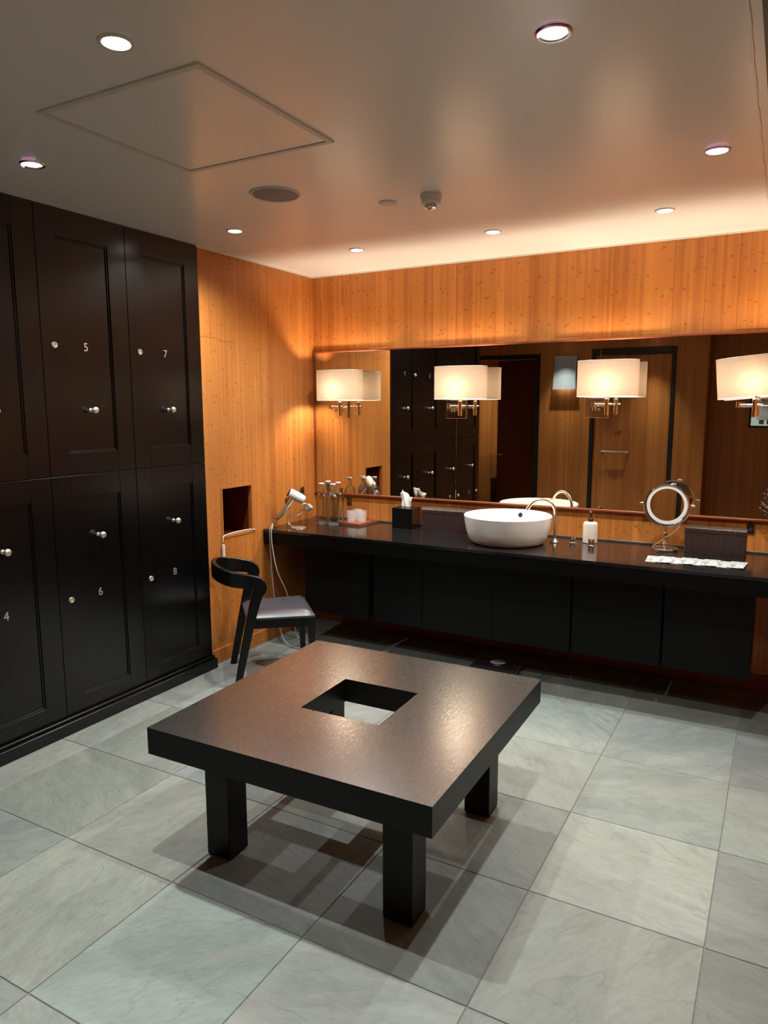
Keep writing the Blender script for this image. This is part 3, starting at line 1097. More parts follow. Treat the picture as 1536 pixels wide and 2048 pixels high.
# access hatch
hx0_, hx1_, hy0_, hy1_ = 1.002, 1.745, -3.136, -2.391
HT = thing('ceiling_hatch', 'square access hatch in the ceiling with a raised border', 'hatch', ((hx0_ + hx1_) / 2, (hy0_ + hy1_) / 2, H))
a = (hx1_ - hx0_) / 2
bm = B()
slab_ring(bm, (-a, -a, a, a), (-a + 0.022, -a + 0.022, a - 0.022, a - 0.022), -0.007, -0.0002, 0.0015)
obj('hatch_frame', bm, M['white_trim'], HT)
bm = B()
box(bm, -a + 0.026, -a + 0.026, -0.004, a - 0.026, a - 0.026, -0.0002, 0.001)
obj('hatch_panel', bm, M['ceiling'], HT)

# round speaker
SP = thing('ceiling_speaker', 'round grey ceiling speaker with a thin white rim', 'speaker', (1.12, -1.945, H))
bm = B()
lathe(bm, [(0.108, -0.0005), (0.110, -0.006), (0.116, -0.0085), (0.120, -0.007), (0.122, -0.0003)], n=56, caps=False)
obj('rim', bm, M['white_trim'], SP)
bm = B()
lathe(bm, [(0.002, -0.007), (0.06, -0.0068), (0.108, -0.004), (0.108, -0.001)], n=56)
t = NT('perforated_grille')
v, _ = t.objc()
vo = t.n('ShaderNodeTexVoronoi')
vo.inputs['Scale'].default_value = 260
t.l(v, vo.inputs['Vector'])
t.set(color=t.ramp(vo.outputs['Distance'], [(0.0, lin(92, 90, 88)), (0.45, lin(132, 128, 122)), (1.0, lin(140, 136, 130))]), rough=0.6)
obj('grille', bm, t.m, SP)

# blank round plate and smoke detector
bm = B()
lathe(bm, [(0.046, -0.0003), (0.046, -0.004), (0.043, -0.006), (0.002, -0.0065)], n=40)
tag(obj('blank_ceiling_plate', bm, M['white_trim'], loc=(1.520, -1.548, H)), 'flat round white cap on the ceiling between the speaker and smoke detector', 'ceiling cap')
SD = thing('smoke_detector', 'white round smoke detector hanging below the ceiling', 'smoke detector', (1.766, -1.565, H))
bm = B()
lathe(bm, [(0.052, -0.0003), (0.053, -0.018), (0.050, -0.021)], n=40)
obj('mount', bm, M['white_plastic'], SD)
bm = B()
lathe(bm, [(0.047, -0.0215), (0.047, -0.038), (0.042, -0.044), (0.030, -0.047), (0.028, -0.047)], n=40)
obj('housing', bm, M['white_plastic'], SD)
bm = B()
for q in range(8):
    a_ = 2 * PI * q / 8
    x, y = 0.026 * math.cos(a_), 0.026 * math.sin(a_)
    box(bm, x - 0.003, y - 0.003, -0.060, x + 0.003, y + 0.003, -0.0475)
lathe(bm, [(0.030, -0.060), (0.030, -0.063), (0.022, -0.068), (0.002, -0.069)], n=32)
obj('sensor_cap', bm, M['chrome'], SD)

# ------------------------------------------------------------------ basin, tap, handles
BS = thing('vessel_basin', 'round white ceramic vessel basin standing on the black counter', 'basin', (1.765, -0.350, CT))
bm = B()
prof = [(0.002, 0.0005), (0.20, 0.0005), (0.236, 0.006), (0.256, 0.028), (0.271, 0.075), (0.281, 0.125), (0.2875, 0.172), (0.2885, 0.180), (0.2845, 0.184), (0.2795, 0.181),
        (0.274, 0.150), (0.262, 0.090), (0.235, 0.045), (0.16, 0.028), (0.03, 0.022), (0.002, 0.022)]
lathe(bm, prof, n=96, caps=True)
obj('bowl', bm, M['white_gloss'], BS)
bm = B()
ang = R(90)
Mx = Matrix.Translation((0.0, 0.2705, 0.145)) @ Matrix.Rotation(R(90 - 8), 4, 'X')
lathe(bm, [(0.0105, 0.0), (0.0105, 0.006), (0.0155, 0.006), (0.0165, 0.003), (0.0165, 0.0)], n=28, caps=False, mat=Mx)
obj('overflow_ring', bm, M['chrome'], BS)
bm = B()
lathe(bm, [(0.001, 0.002), (0.0105, 0.002), (0.0105, 0.0035), (0.001, 0.0035)], n=24, mat=Mx)
obj('overflow_hole', bm, M['rubber'], BS)
bm = B()
lathe(bm, [(0.026, 0.0225), (0.026, 0.026), (0.02, 0.029), (0.002, 0.030)], n=28)
obj('drain', bm, M['chrome'], BS)

TP = thing('tap', 'tall arched nickel tap curving over the white basin, with two chrome handles', 'tap', (2.045, -0.215, CT))
bm = B()
lathe(bm, [(0.032, 0.0005), (0.032, 0.004), (0.026, 0.008), (0.015, 0.022), (0.0125, 0.030)], n=32)
obj('base', bm, M['nickel'], TP)
bm = B()
dirv = Vector((-0.86, -0.51, 0)).normalized()
rad = 0.094
pts = [Vector((0, 0, 0.026)), Vector((0, 0, 0.1)), Vector((0, 0, 0.18))]
zc = 0.192
for q in range(0, 17):
    a_ = R(q * 9.6)
    pts.append(dirv * (rad - rad * math.cos(a_)) + Vector((0, 0, zc + rad * math.sin(a_))))
last = pts[-1] + (pts[-1] - pts[-2]).normalized() * 0.022
pts.append(last)
tube(bm, pts, [0.0105] * (len(pts) - 2) + [0.0115, 0.0115], 20)
obj('spout', bm, M['nickel'], TP)
for x, y in ((2.160, -0.190), (2.292, -0.236)):
    bm = B()
    vr = []
    n = 32
    for z, sc in ((0.010, 0.93), (0.013, 1.0), (0.043, 1.0), (0.046, 0.94)):
        vr.append([Vector(((0.0185 + 0.0022 * math.cos(8 * 2 * PI * k / n)) * sc * math.cos(2 * PI * k / n), (0.0185 + 0.0022 * math.cos(8 * 2 * PI * k / n)) * sc * math.sin(2 * PI * k / n), z)) for k in range(n)])
    loft(bm, vr)
    hnd = obj('handle', bm, M['chrome'], TP, (x - 2.045, y + 0.215, 0))
    hnd['label'] = 'ribbed chrome tap handle'
    bm = B()
    lathe(bm, [(0.026, 0.0005), (0.026, 0.004), (0.018, 0.008), (0.0165, 0.010)], n=28)
    obj('handle_base', bm, M['chrome'], hnd)

# ------------------------------------------------------------------ soap dispenser
SO = thing('soap_dispenser', 'cream speckled stone soap bottle with a dark bronze pump', 'soap dispenser', (2.256, -0.125, CT))
bm = B()
lathe(bm, [(0.002, 0.0005), (0.043, 0.0005), (0.0465, 0.004), (0.0465, 0.120), (0.044, 0.132), (0.036, 0.139), (0.017, 0.142), (0.002, 0.142)], n=40)
obj('bottle', bm, M['stone'], SO)
bm = B()
lathe(bm, [(0.0185, 0.1425), (0.0185, 0.160), (0.015, 0.163), (0.006, 0.164), (0.006, 0.186), (0.011, 0.187), (0.011, 0.206), (0.008, 0.209), (0.002, 0.209)], n=28)
tube(bm, [(0, 0, 0.200), (0.006, -0.022, 0.201), (0.010, -0.040, 0.196)], 0.0045, 10)
obj('pump', bm, M['bronze'], SO)

# ------------------------------------------------------------------ make-up mirror
MM = thing('makeup_mirror', 'round chrome make-up mirror with a white light ring on a stand', 'make-up mirror', (2.725, -0.150, CT))
bm = B()
lathe(bm, [(0.078, 0.0005), (0.080, 0.004), (0.080, 0.012), (0.075, 0.016), (0.030, 0.020), (0.014, 0.026), (0.013, 0.034), (0.018, 0.042), (0.013, 0.052), (0.0075, 0.060), (0.0075, 0.105), (0.011, 0.110), (0.0075, 0.116), (0.006, 0.128)], n=44)
obj('stand', bm, M['chrome'], MM)
zc = 0.285
bm = B()
pts = [(0.137 * math.cos(R(a_)), 0.0, zc + 0.137 * math.sin(R(a_))) for a_ in range(180, 361, 6)]
tube(bm, [(-0.137, 0, zc + 0.01)] + pts + [(0.137, 0, zc + 0.01)], 0.0055, 12)
tube(bm, [(0, 0, 0.124), (0, 0, zc - 0.134)], 0.006)
lathe(bm, [(0.002, 0.0), (0.010, 0.001), (0.010, 0.012), (0.006, 0.022), (0.002, 0.024)], 0.139, 0, zc, n=16, axis='x')
lathe(bm, [(0.002, 0.0), (0.010, -0.001), (0.010, -0.012), (0.006, -0.022), (0.002, -0.024)], -0.139, 0, zc, n=16, axis='x')
obj('yoke', bm, M['chrome'], MM)
hd_ = obj('mirror_frame', (lambda b_: (lathe(b_, [(0.121, -0.012), (0.127, -0.010), (0.130, 0.0), (0.127, 0.010), (0.121, 0.012), (0.118, 0.010)], n=72, axis='y', caps=False), b_)[1])(B()), M['chrome'], MM, (0, 0, zc))
hd_.rotation_euler = (R(-3), 0, R(-1))
bm = B()
lathe(bm, [(0.100, -0.0085), (0.1205, -0.0085), (0.1205, -0.004), (0.100, -0.004)], n=64, axis='y', caps=False)
obj('light_ring', bm, M['white_plastic'], hd_)
bm = B()
lathe(bm, [(0.002, -0.0070), (0.1005, -0.0070), (0.1005, -0.003), (0.002, -0.003)], n=64, axis='y')
obj('mirror_disc', bm, M['mirror'], hd_)
bm = B()
lathe(bm, [(0.002, 0.011), (0.122, 0.011), (0.122, 0.006), (0.002, 0.006)], n=48, axis='y')
obj('back_cover', bm, M['chrome'], hd_)
bm = B()
tube(bm, [(0.020, 0.0, 0.1245), (0.032, -0.004, 0.1300), (0.045, 0.0, 0.1255)], 0.0085, 10)
obj('latch', bm, M['chrome'], hd_)
bm = B()
tube(bm, smooth_path([(2.73, -0.11, 1.115), (2.79, -0.03, 1.02), (2.76, -0.03, 0.96), (2.67, -0.03, 0.885), (2.64, -0.07, 0.866)], 8), 0.0015, 8)
tag(obj('mirror_cable', bm, M['cord_white']), 'thin pale cable looping behind the round make-up mirror', 'cable')

# ------------------------------------------------------------------ boxes on the counter
def ribbed_box(loc, rz, W, D, Ht, label):
    K = thing('ribbed_box', label, 'box', loc, rz, 'ribbed boxes on the counter')
    bm = B()
    n_ = int(W / 0.0098)
    # ribs modelled along the front, top and back
    prof_n = n_ * 6
    xs = [-W / 2 + W * k / prof_n for k in range(prof_n + 1)]
    rings = []
    for k, x in enumerate(xs):
        d_ = 0.0016 * abs(math.sin(PI * n_ * k / prof_n)) - 0.0016
        y0_, y1_, z1_ = -D / 2 - d_, D / 2 + d_, Ht + d_
        c3 = 0.006
        rings.append([Vector((x, y0_, 0.0005)), Vector((x, y0_, z1_ - c3)), Vector((x, y0_ + c3, z1_)), Vector((x, y1_ - c3, z1_)), Vector((x, y1_, z1_ - c3)), Vector((x, y1_, 0.0005))])
    loft(bm, rings)
    obj('box_body', bm, M['ribbed'], K)
    bm = B()
    box(bm, -W / 2 - 0.003, -D / 2 - 0.0005, Ht - 0.030, W / 2 + 0.003, -D / 2 - 0.0001 + 0.0016, Ht - 0.0285)
    box(bm, W / 2, -D / 2 + 0.002, 0.001, W / 2 + 0.002, D / 2 - 0.002, Ht - 0.003, 0.0005)
    box(bm, -W / 2 - 0.002, -D / 2 + 0.002, 0.001, -W / 2, D / 2 - 0.002, Ht - 0.003, 0.0005)
    obj('end_panels', bm, M['black_gloss'], K)
ribbed_box((3.012, -0.165, CT), R(-1.5), 0.336, 0.105, 0.165, 'brown-black ribbed box beside the round make-up mirror, before the socket')
ribbed_box((1.235, -0.140, CT), R(0), 0.345, 0.13, 0.160, 'brown-black ribbed box standing between the tissue box and the basin')
TI = thing('tissue_box', 'black cube tissue box with white tissues pulled out of the top', 'tissue box', (0.897, -0.122, CT))
bm = B()
box(bm, -0.084, -0.075, 0.0005, 0.084, 0.075, 0.150, 0.002)
obj('cover', bm, M['black_gloss'], TI)
bm = B()
N1, N2 = 18, 14
g = {}
for sd in (0, 1):
    for i in range(N1 + 1):
        for j in range(N2 + 1):
            u, v_ = i / N1, j / N2
            wid = 0.030 + 0.016 * v_ + 0.004 * math.sin(9 * v_)
            x = (u - 0.5) * 2 * wid - 0.002 + 0.010 * v_ * (1 if sd else -1) * 0.3
            y = 0.016 * math.sin(u * 9 + v_ * 2) * (0.35 + v_) * 0.7 + (0.010 if sd else -0.006)
            topz = 0.104 + 0.022 * math.sin(u * PI * 1.4 + (1.4 if sd else 0.3)) - 0.02 * (u if sd else (1 - u)) * 0.6
            g[sd, i, j] = bm.verts.new((x, y, 0.1495 + topz * v_))
    for i in range(N1):
        for j in range(N2):
            f = bm.faces.new((g[sd, i, j], g[sd, i + 1, j], g[sd, i + 1, j + 1], g[sd, i, j + 1]))
            f.smooth = True
ts = obj('tissue', bm, M['tissue'], TI)
md = ts.modifiers.new('thickness', 'SOLIDIFY')
md.thickness = 0.0012

# ------------------------------------------------------------------ bottles, tray, tumblers
def make_bottle(x, y, label):
    K = thing('glass_bottle', label, 'bottle', (x, y, CT), 0, 'clear glass bottles in the corner')
    bm = B()
    out = [(0.002, 0.0008), (0.040, 0.0008), (0.0445, 0.004), (0.0455, 0.012), (0.0455, 0.205), (0.043, 0.222), (0.033, 0.240), (0.021, 0.254), (0.0165, 0.266), (0.0160, 0.300), (0.0185, 0.303), (0.0185, 0.309), (0.016, 0.311)]
    inn = [(0.0125, 0.310), (0.0125, 0.268), (0.017, 0.252), (0.030, 0.236), (0.039, 0.220), (0.0420, 0.204), (0.0420, 0.022), (0.036, 0.016), (0.002, 0.018)]
    lathe(bm, out + inn, n=40)
    obj('bottle_body', bm, M['glass'], K)
    bm = B()
    lathe(bm, [(0.002, 0.298), (0.0105, 0.298), (0.0118, 0.3105), (0.0205, 0.3115), (0.0215, 0.315), (0.0205, 0.3195), (0.002, 0.321)], n=32)
    obj('stopper', bm, M['white_plastic'], K)
    bm = B()
    lathe(bm, [(0.002, 0.0032), (0.038, 0.0032), (0.0415, 0.007), (0.0415, 0.019), (0.034, 0.0145), (0.002, 0.0165)], n=36)
    obj('thick_base', bm, M['cutglass'], K)
make_bottle(0.272, -0.320, 'clear stoppered glass bottle standing closest to the hairdryer')
make_bottle(0.378, -0.325, 'clear stoppered glass bottle in the front row beside the red tray')
make_bottle(0.232, -0.170, 'clear stoppered glass bottle in the back row nearest the corner')
make_bottle(0.348, -0.205, 'clear stoppered glass bottle in the back row just behind the tray-side bottle')
TR = thing('lacquer_tray', 'small rectangular red-brown tray carrying the glass tumblers', 'tray', (0.478, -0.138, CT), R(-6))
bm = B()
box(bm, -0.10, -0.115, 0.0005, 0.10, 0.115, 0.006, 0.001)
obj('tray_base', bm, M['tray'], TR)
bm = B()
slab_ring(bm, (-0.108, -0.123, 0.108, 0.123), (-0.101, -0.116, 0.101, 0.116), 0.0005, 0.018, 0.0015)
obj('tray_rim', bm, M['tray'], TR)
for x, y, lb in ((0.440, -0.165, 'clear cut-glass tumbler at the front of the red tray'), (0.515, -0.130, 'clear cut-glass tumbler on the red tray, on the side nearest the tissue box'), (0.448, -0.080, 'clear cut-glass tumbler at the back of the red tray')):
    bm = B()
    n = 32
    rings = []
    for r0, z, am in ((0.002, 0.0, 0), (0.028, 0.0, 0), (0.031, 0.004, 1), (0.034, 0.045, 1), (0.036, 0.060, 0), (0.0365, 0.092, 0), (0.0345, 0.092, 0), (0.033, 0.060, 0), (0.030, 0.016, 0), (0.002, 0.013, 0)):
        rings.append([Vector(((r0 - am * 0.0018 * (k % 2)) * math.cos(2 * PI * k / n), (r0 - am * 0.0018 * (k % 2)) * math.sin(2 * PI * k / n), z)) for k in range(n)])
    loft(bm, rings)
    tag(obj('glass_tumbler', bm, M['cutglass'], loc=(x, y, CT + 0.0068)), lb, 'glass', 'tumblers on the red tray')

# ------------------------------------------------------------------ hairdryer on its stand
HD = thing('hairdryer_stand', 'white metal stand with a round foot and curved rod for the hairdryer', 'hairdryer stand', (0.205, -0.535, CT))
bm = B()
lathe(bm, [(0.002, 0.0005), (0.056, 0.0005), (0.0575, 0.002), (0.0565, 0.005), (0.002, 0.006)], n=44)
obj('foot', bm, M['silverwhite'], HD)
bm = B()
rod = smooth_path([(-0.050, 0.0, 0.005), (-0.085, 0.002, 0.016), (-0.103, 0.006, 0.045), (-0.096, 0.010, 0.072), (-0.060, 0.014, 0.086), (-0.018, 0.018, 0.094), (0.016, 0.022, 0.120), (0.040, 0.026, 0.155), (0.058, 0.030, 0.178)], 6)
tube(bm, rod, 0.0046, 10)
tube(bm, smooth_path([(0.058, 0.030, 0.178), (0.050, 0.010, 0.186), (0.040, -0.012, 0.180)], 5), 0.0046, 10)
obj('rod', bm, M['silverwhite'], HD)
HR = thing('hairdryer', 'white and silver hairdryer leaning on its curved stand', 'hairdryer', (0.205, -0.535, CT))
bm = B()
P0 = Vector((-0.042, -0.050, 0.268))     # open front end
P1 = Vector((0.062, 0.020, 0.198))       # closed rear end
ax = (P1 - P0).normalized()
prof = [(0.0275, 0.000), (0.032, 0.0015), (0.034, 0.006), (0.0355, 0.03), (0.0355, 0.095), (0.033, 0.112), (0.026, 0.124), (0.012, 0.129), (0.002, 0.130)]
zx = Vector((0, 0, 1)).rotation_difference(ax).to_matrix().to_4x4()
Mx = Matrix.Translation(P0) @ zx
lathe(bm, prof, n=36, mat=Mx, caps=False)
obj('barrel', bm, M['white_plastic'], HR)
bm = B()
lathe(bm, [(0.0325, 0.003), (0.0325, -0.004), (0.028, -0.008), (0.0235, -0.004), (0.0225, 0.004), (0.021, 0.04), (0.002, 0.041)], n=32, mat=Mx, caps=False)
obj('outlet_rim', bm, M['dark_plastic'], HR)
bm = B()
h0 = P0 + ax * 0.048
h1 = Vector((-0.170, -0.012, 0.072))
hdv = (h1 - h0).normalized()
tube(bm, [h0 + hdv * 0.030, h0 + hdv * 0.05, h1 - hdv * 0.02, h1], [0.0175, 0.0185, 0.0180, 0.0165], 20)
obj('handle', bm, M['silverwhite'], HR)
bm = B()
q0 = h1
tube(bm, [q0 - hdv * 0.02, q0 - hdv * 0.001], [0.0186, 0.0186], 20)
obj('handle_collar', bm, M['steel'], HR)
bm = B()
tube(bm, [q0, q0 + hdv * 0.012, q0 + hdv * 0.038], [0.0115, 0.0095, 0.004], 14)
obj('strain_relief', bm, M['grey_plastic'], HR)
bm = B()
mid_ = h0 + hdv * 0.085
side = hdv.cross(Vector((0, 1, 0))).normalized()
for s_ in (-1, 1):
    box(bm, -0.003, -0.022, -0.010, 0.003, -0.019, 0.010)
    break
bmesh.ops.transform(bm, matrix=Matrix.Translation(mid_), verts=bm.verts[:])
obj('switch', bm, M['grey_plastic'], HR)
NZ = thing('hairdryer_nozzle', 'grey flat hairdryer nozzle hanging from the stand below the barrel', 'nozzle', (0.205, -0.535, CT))
bm = B()
zz = Matrix.Translation(Vector((0.078, 0.020, 0.150))) @ Matrix.Rotation(R(38), 4, 'Y')
rings = []
for z, a_, b_ in ((0.026, 0.020, 0.022), (0.016, 0.022, 0.022), (-0.002, 0.030, 0.014), (-0.024, 0.032, 0.008)):
    rings.append([zz @ Vector((b_ * v_, 0.9 * a_ * u_ , z)) for u_, v_ in ((-1, -0.7), (-0.7, -1), (0.7, -1), (1, -0.7), (1, 0.7), (0.7, 1), (-0.7, 1), (-1, 0.7))])
loft(bm, rings, smooth=False)
obj('nozzle_body', bm, M['silverwhite'], NZ)
bm = B()
for s_ in (0, 1):
    bm = B()
    zz2 = Matrix.Translation(Vector((0.050 + 0.030 * s_, 0.012, 0.118 + 0.018 * s_))) @ Matrix.Rotation(R(40), 4, 'Y')
    vs = box(bm, -0.038, -0.013, -0.004, 0.030, 0.013, 0.004, 0.002)
    seen = [v_ for v_ in bm.verts if not v_.tag]
    for v_ in seen:
        v_.co = zz2 @ v_.co
        v_.tag = True
    obj('clip_blade', bm, M['grey_plastic'], NZ)

base = Vector((0.205, -0.535, CT))
c0 = base + q0 + hdv * 0.038
def drop(pts, r):
    bm = B()
    tube(bm, smooth_path([c0, c0 + Vector((-0.012, -0.030, -0.022))] + [Vector(p) for p in pts], 8), r, 8)
    return bm
tag(obj('hairdryer_cable', drop([(0.062, -0.690, 0.8715), (0.068, -0.7085, 0.852), (0.074, -0.712, 0.74), (0.084, -0.712, 0.50), (0.10, -0.70, 0.28), (0.14, -0.70, 0.10), (0.20, -0.71, 0.02),
                                 (0.29, -0.73, 0.005), (0.42, -0.72, 0.0045), (0.52, -0.66, 0.0045)], 0.0040), M['cord_grey']), 'grey cable hanging from the hairdryer over the counter end to the floor', 'cable')
tag(obj('power_cable', drop([(0.078, -0.690, 0.8715), (0.084, -0.7085, 0.852), (0.092, -0.712, 0.74), (0.122, -0.700, 0.56), (0.170, -0.66, 0.40), (0.19, -0.60, 0.20), (0.17, -0.55, 0.05),
                             (0.20, -0.54, 0.0045), (0.33, -0.60, 0.0045)], 0.0034), M['cord_white']), 'paler second cable hanging beside the hairdryer cable and looping on the floor', 'cable')

# ------------------------------------------------------------------ sockets
def socket(loc, rz, label):
    K = thing('wall_socket', label, 'socket', loc, rz, 'dark wall sockets')
    bm = B()
    box(bm, -0.0225, -0.007, -0.040, 0.0225, -0.0003, 0.040, 0.002)
    obj('plate', bm, M['bronze'], K)
    bm = B()
    for z in (-0.018, 0.018):
        lathe(bm, [(0.002, -0.0085), (0.012, -0.0085), (0.013, -0.0071), (0.002, -0.0071)], 0, 0, z, n=20, axis='y')
    obj('outlet', bm, M['dark_plastic'], K)
socket((0.323, 0.0, 1.018), 0, 'small dark double socket behind the tumblers, below the mirror')
socket((3.190, 0.0, 1.020), 0, 'small dark double socket beyond the ribbed box, near the dried flowers')
socket((0.0, -0.195, 1.085), R(90), 'dark socket on the side wall behind the hairdryer')
socket((0.0, -0.40, 1.02), R(90), 'dark socket on the side wall, half hidden by the hairdryer handle')

# white cord and clear plug in the niche
bm = B()
tube(bm, smooth_path([(-0.01, -0.800, 0.845), (0.008, -0.802, 0.872), (-0.012, -0.850, 0.878), (-0.03, -0.95, 0.8765), (-0.02, -1.05, 0.8765), (0.006, -1.130, 0.877), (0.011, -1.146, 0.868), (0.011, -1.150, 0.840)], 8), 0.0048, 8)
tag(obj('niche_cable', bm, M['cord_white']), 'white cable lying along the bottom edge of the wall niche', 'cable')
PL = thing('clear_adapter', 'clear and white adapter hanging on the wall below the niche', 'adapter', (0.014, -1.151, 0.735))
bm = B()
box(bm, -0.007, -0.009, 0.0, 0.007, 0.009, 0.085, 0.003, 2)
obj('sleeve', bm, M['white_plastic'], PL)
bm = B()
tube(bm, [(0, 0, 0.0), (-0.006, 0, -0.05), (-0.010, -0.002, -0.10)], 0.002, 6)
obj('thin_wire', bm, M['cord_white'], PL)

# ------------------------------------------------------------------ paper packets
pk = [(2.712, -0.480, 12), (2.772, -0.478, 7), (2.832, -0.468, 10), (2.892, -0.462, 5), (2.950, -0.452, 9), (3.012, -0.452, 4), (3.080, -0.448, 8), (3.150, -0.446, 3)]
words_ = ['nearest the make-up mirror, at the start of the fanned row', 'second from the make-up mirror in the fanned row', 'third from the make-up mirror in the fanned row', 'fourth from the make-up mirror in the fanned row',
          'fourth from the open counter end of the fanned row', 'third from the open counter end of the fanned row', 'second from the open counter end of the fanned row', 'lying last at the open counter end of the fanned row']
for k, ((x, y, a_), wd_) in enumerate(zip(pk, words_)):
    bm = B()
    N1, N2 = 8, 12
    gg = {}
    for i in range(N1 + 1):
        for j in range(N2 + 1):
            u, v_ = i / N1, j / N2
            edge_ = min(u, 1 - u, v_, 1 - v_)
            h = 0.0045 * min(1, edge_ * 5) + 0.0012 * math.sin(7 * u + 5 * v_ + k)
            gg[i, j] = bm.verts.new(((u - 0.5) * 0.085, (v_ - 0.5) * 0.185, 0.001 + max(0.0006, h)))
    for i in range(N1):
        for j in range(N2):
            bm.faces.new((gg[i, j], gg[i + 1, j], gg[i + 1, j + 1], gg[i, j + 1])).smooth = True
    ed = [(i, 0) for i in range(N1)] + [(N1, j) for j in range(N2)] + [(i, N2) for i in range(N1, 0, -1)] + [(0, j) for j in range(N2, 0, -1)]
    lw = [bm.verts.new((gg[q].co.x, gg[q].co.y, 0.0)) for q in ed]
    for q in range(len(ed)):
        w_ = (q + 1) % len(ed)
        bm.faces.new((gg[ed[w_]], gg[ed[q]], lw[q], lw[w_]))
    bm.faces.new(lw)
    o_ = obj('paper_packet', bm, M['packet'], loc=(x, y, CT + 0.0008 + 0.0035 * (k % 2)))
    o_.rotation_euler = (0, R(-1.6 if k % 2 else 0), R(a_ - 8))
    tag(o_, 'white printed paper packet ' + wd_, 'packet', 'paper packets on the counter')

# ------------------------------------------------------------------ dried flowers
VF = thing('dried_flower_arrangement', 'vase of dried purple-grey sprigs at the end of the counter', 'dried flowers', (3.47, -0.22, CT))
bm = B()
lathe(bm, [(0.002, 0.0005), (0.035, 0.0005), (0.050, 0.02), (0.055, 0.07), (0.040, 0.12), (0.022, 0.145), (0.026, 0.16), (0.022, 0.16), (0.018, 0.145), (0.002, 0.14)], n=32)
obj('vase', bm, M['black_gloss'], VF)
bm = B()
bf = B()
rnd = random.Random(5)
for k in range(46):
    az = rnd.uniform(0, 2 * PI)
    if k < 24:
        az = PI + rnd.uniform(-0.55, 0.75)
    le = rnd.uniform(0.20, 0.30)
    sp = rnd.uniform(0.25, 0.95)
    d_ = Vector((math.cos(az) * sp, math.sin(az) * sp * 0.6, 0.9)).normalized()
    p = Vector((0, 0, 0.15))
    pts = [p.copy()]
    for q in range(8):
        d_ = (d_ + Vector((rnd.uniform(-.1, .1), rnd.uniform(-.1, .1), rnd.uniform(-.1, .04)))).normalized()
        p = p + d_ * le / 8
        p.y = min(p.y, 0.19)
        pts.append(p.copy())
    tube(bm, pts, 0.0011, 5)
    for q in range(4, 9):
        for _ in range(3):
            dd = (d_ + Vector((rnd.uniform(-.8, .8), rnd.uniform(-.8, .8), rnd.uniform(-.3, .6)))).normalized()
            e0 = pts[q]
            e1 = e0 + dd * rnd.uniform(0.006, 0.022)
            e1.y = min(e1.y, 0.195)
            tube(bf, [e0, e1], [0.0009, 0.0016], 5)
obj('stems', bm, plain('dried_stem', lin(120, 100, 84), 0.8, var=0.2), VF)
obj('flower_sprays', bf, plain('dried_lavender', lin(128, 104, 116), 0.9, var=0.3), VF)

# ------------------------------------------------------------------ bathroom scale on the floor
SC = thing('bathroom_scale', 'black bathroom scale with a round dial on the floor under the counter', 'scale', (1.745, -0.462, 0), R(4))
bm = B()
box(bm, -0.155, -0.130, 0.012, 0.155, 0.130, 0.040, 0.008, 3)
obj('platform', bm, M['dark_plastic'], SC)
bm = B()
slab_ring(bm, (-0.158, -0.133, 0.158, 0.133), (-0.150, -0.125, 0.150, 0.125), 0.030, 0.0405, 0.001)
obj('edge_band', bm, M['steel'], SC)
bm = B()
lathe(bm, [(0.052, 0.0405), (0.060, 0.0405), (0.061, 0.046), (0.056, 0.049), (0.052, 0.047)], 0.0, 0.045, 0, n=44, caps=False)
obj('dial_ring', bm, M['chrome'], SC)
bm = B()
lathe(bm, [(0.002, 0.0405), (0.0525, 0.0405), (0.0525, 0.0445), (0.002, 0.0445)], 0.0, 0.045, 0, n=44)
dl = obj('dial', bm, plain('dial_face', lin(205, 196, 190), 0.4, var=0.04), SC)
bm = B()
box(bm, -0.001, -0.005, 0.0446, 0.0012, 0.044, 0.0455)
bmesh.ops.transform(bm, matrix=Matrix.Translation((0, 0.045, 0)) @ Matrix.Rotation(R(-35), 4, 'Z'), verts=bm.verts[:])
obj('needle', bm, M['rubber'], dl)
for sx in (-1, 1):
    for sy in (-1, 1):
        bm = B()
        lathe(bm, [(0.014, 0.0), (0.015, 0.002), (0.015, 0.0118)], sx * 0.12, sy * 0.095, 0, n=20)
        obj('foot', bm, M['rubber'], SC)

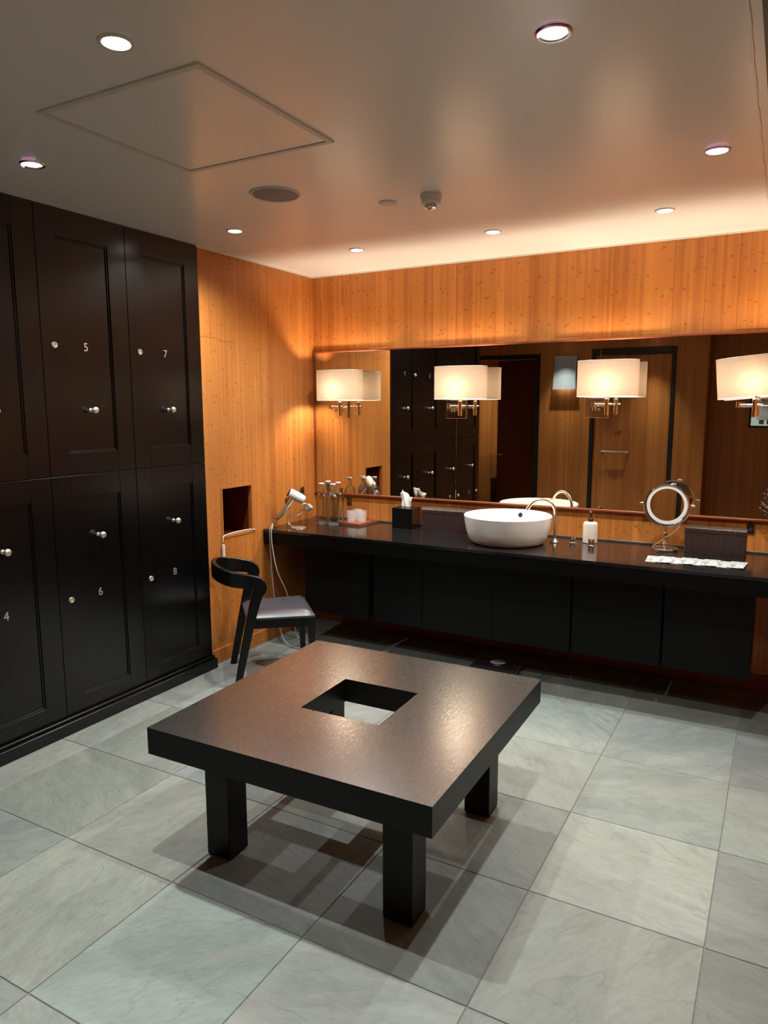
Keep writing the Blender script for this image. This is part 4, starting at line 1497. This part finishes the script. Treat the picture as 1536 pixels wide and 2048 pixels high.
# ------------------------------------------------------------------ things seen only in the mirror
SG = thing('steel_wall_light', 'square brushed steel wall light glowing at its lower edge, between the doors', 'wall light', (0.585, YB, 1.99))
bm = B()
box(bm, -0.150, 0.0005, 0.02, 0.150, 0.015, 0.46, 0.002)
vs = []
obj('back_box', bm, M['steel'], SG)
bm = B()
rings = []
for z, y0_, y1_ in ((0.0, 0.088, 0.092), (0.15, 0.070, 0.074), (0.32, 0.040, 0.044), (0.46, 0.018, 0.022)):
    rings.append([Vector((-0.155, y0_, z)), Vector((0.155, y0_, z)), Vector((0.155, y1_, z)), Vector((-0.155, y1_, z))])
loft(bm, rings, smooth=False)
obj('front_plate', bm, linen('frosted_plate', (0.55, 0.60, 0.62, 1)), SG)
bm = B()
box(bm, -0.12, 0.020, 0.03, 0.12, 0.050, 0.055, 0.004)
obj('tube_lamp', bm, emit('cool_tube', (0.9, 0.96, 1.0, 1), 9.0), SG)

PF = thing('framed_screen', 'black framed display on the recessed rear wall, reflected at the mirror edge', 'screen', (3.20, -6.0, 1.70))
bm = B()
rot_ = Matrix.Rotation(R(90), 4, 'X')
slab_ring(bm, (-0.30, -0.235, 0.30, 0.235), (-0.275, -0.21, 0.275, 0.21), -0.035, -0.0005, 0.002)
bmesh.ops.transform(bm, matrix=rot_, verts=bm.verts[:])
obj('frame', bm, M['darktrim'], PF)
bm = B()
box(bm, -0.274, 0.002, -0.209, 0.274, 0.02, 0.02)
obj('display', bm, M['screen'], PF)
bm = B()
box(bm, -0.274, 0.002, 0.021, 0.274, 0.02, 0.209)
obj('display_top', bm, M['reddoor'], PF)
bm = B()
for k in range(4):
    box(bm, -0.18 + k * 0.09, 0.0205, -0.19, -0.12 + k * 0.09, 0.023, -0.07)
box(bm, -0.10, 0.0205, -0.05, 0.2, 0.023, 0.0)
obj('display_tiles', bm, plain('pale_tiles', lin(168, 160, 152), 0.5), PF)

CC = thing('passage_cabinet', 'dark cabinet with a white top standing in the passage beyond the open door', 'cabinet', (-0.72, -7.4, 0))
bm = B()
box(bm, -0.28, -0.3, 0.0, 0.28, 0.3, 0.86, 0.004)
obj('cabinet_body', bm, M['cabinet'], CC)
bm = B()
box(bm, -0.29, -0.31, 0.8605, 0.29, 0.31, 0.90, 0.004)
obj('cabinet_top', bm, M['white_gloss'], CC)
WP = thing('dark_wall_panel', 'dark framed panel hanging on the passage wall beyond the open door', 'panel', (-0.65, -8.0, 1.95))
bm = B()
box(bm, -0.35, 0.0005, -0.35, 0.35, 0.03, 0.35, 0.003)
obj('panel_face', bm, M['black_gloss'], WP)
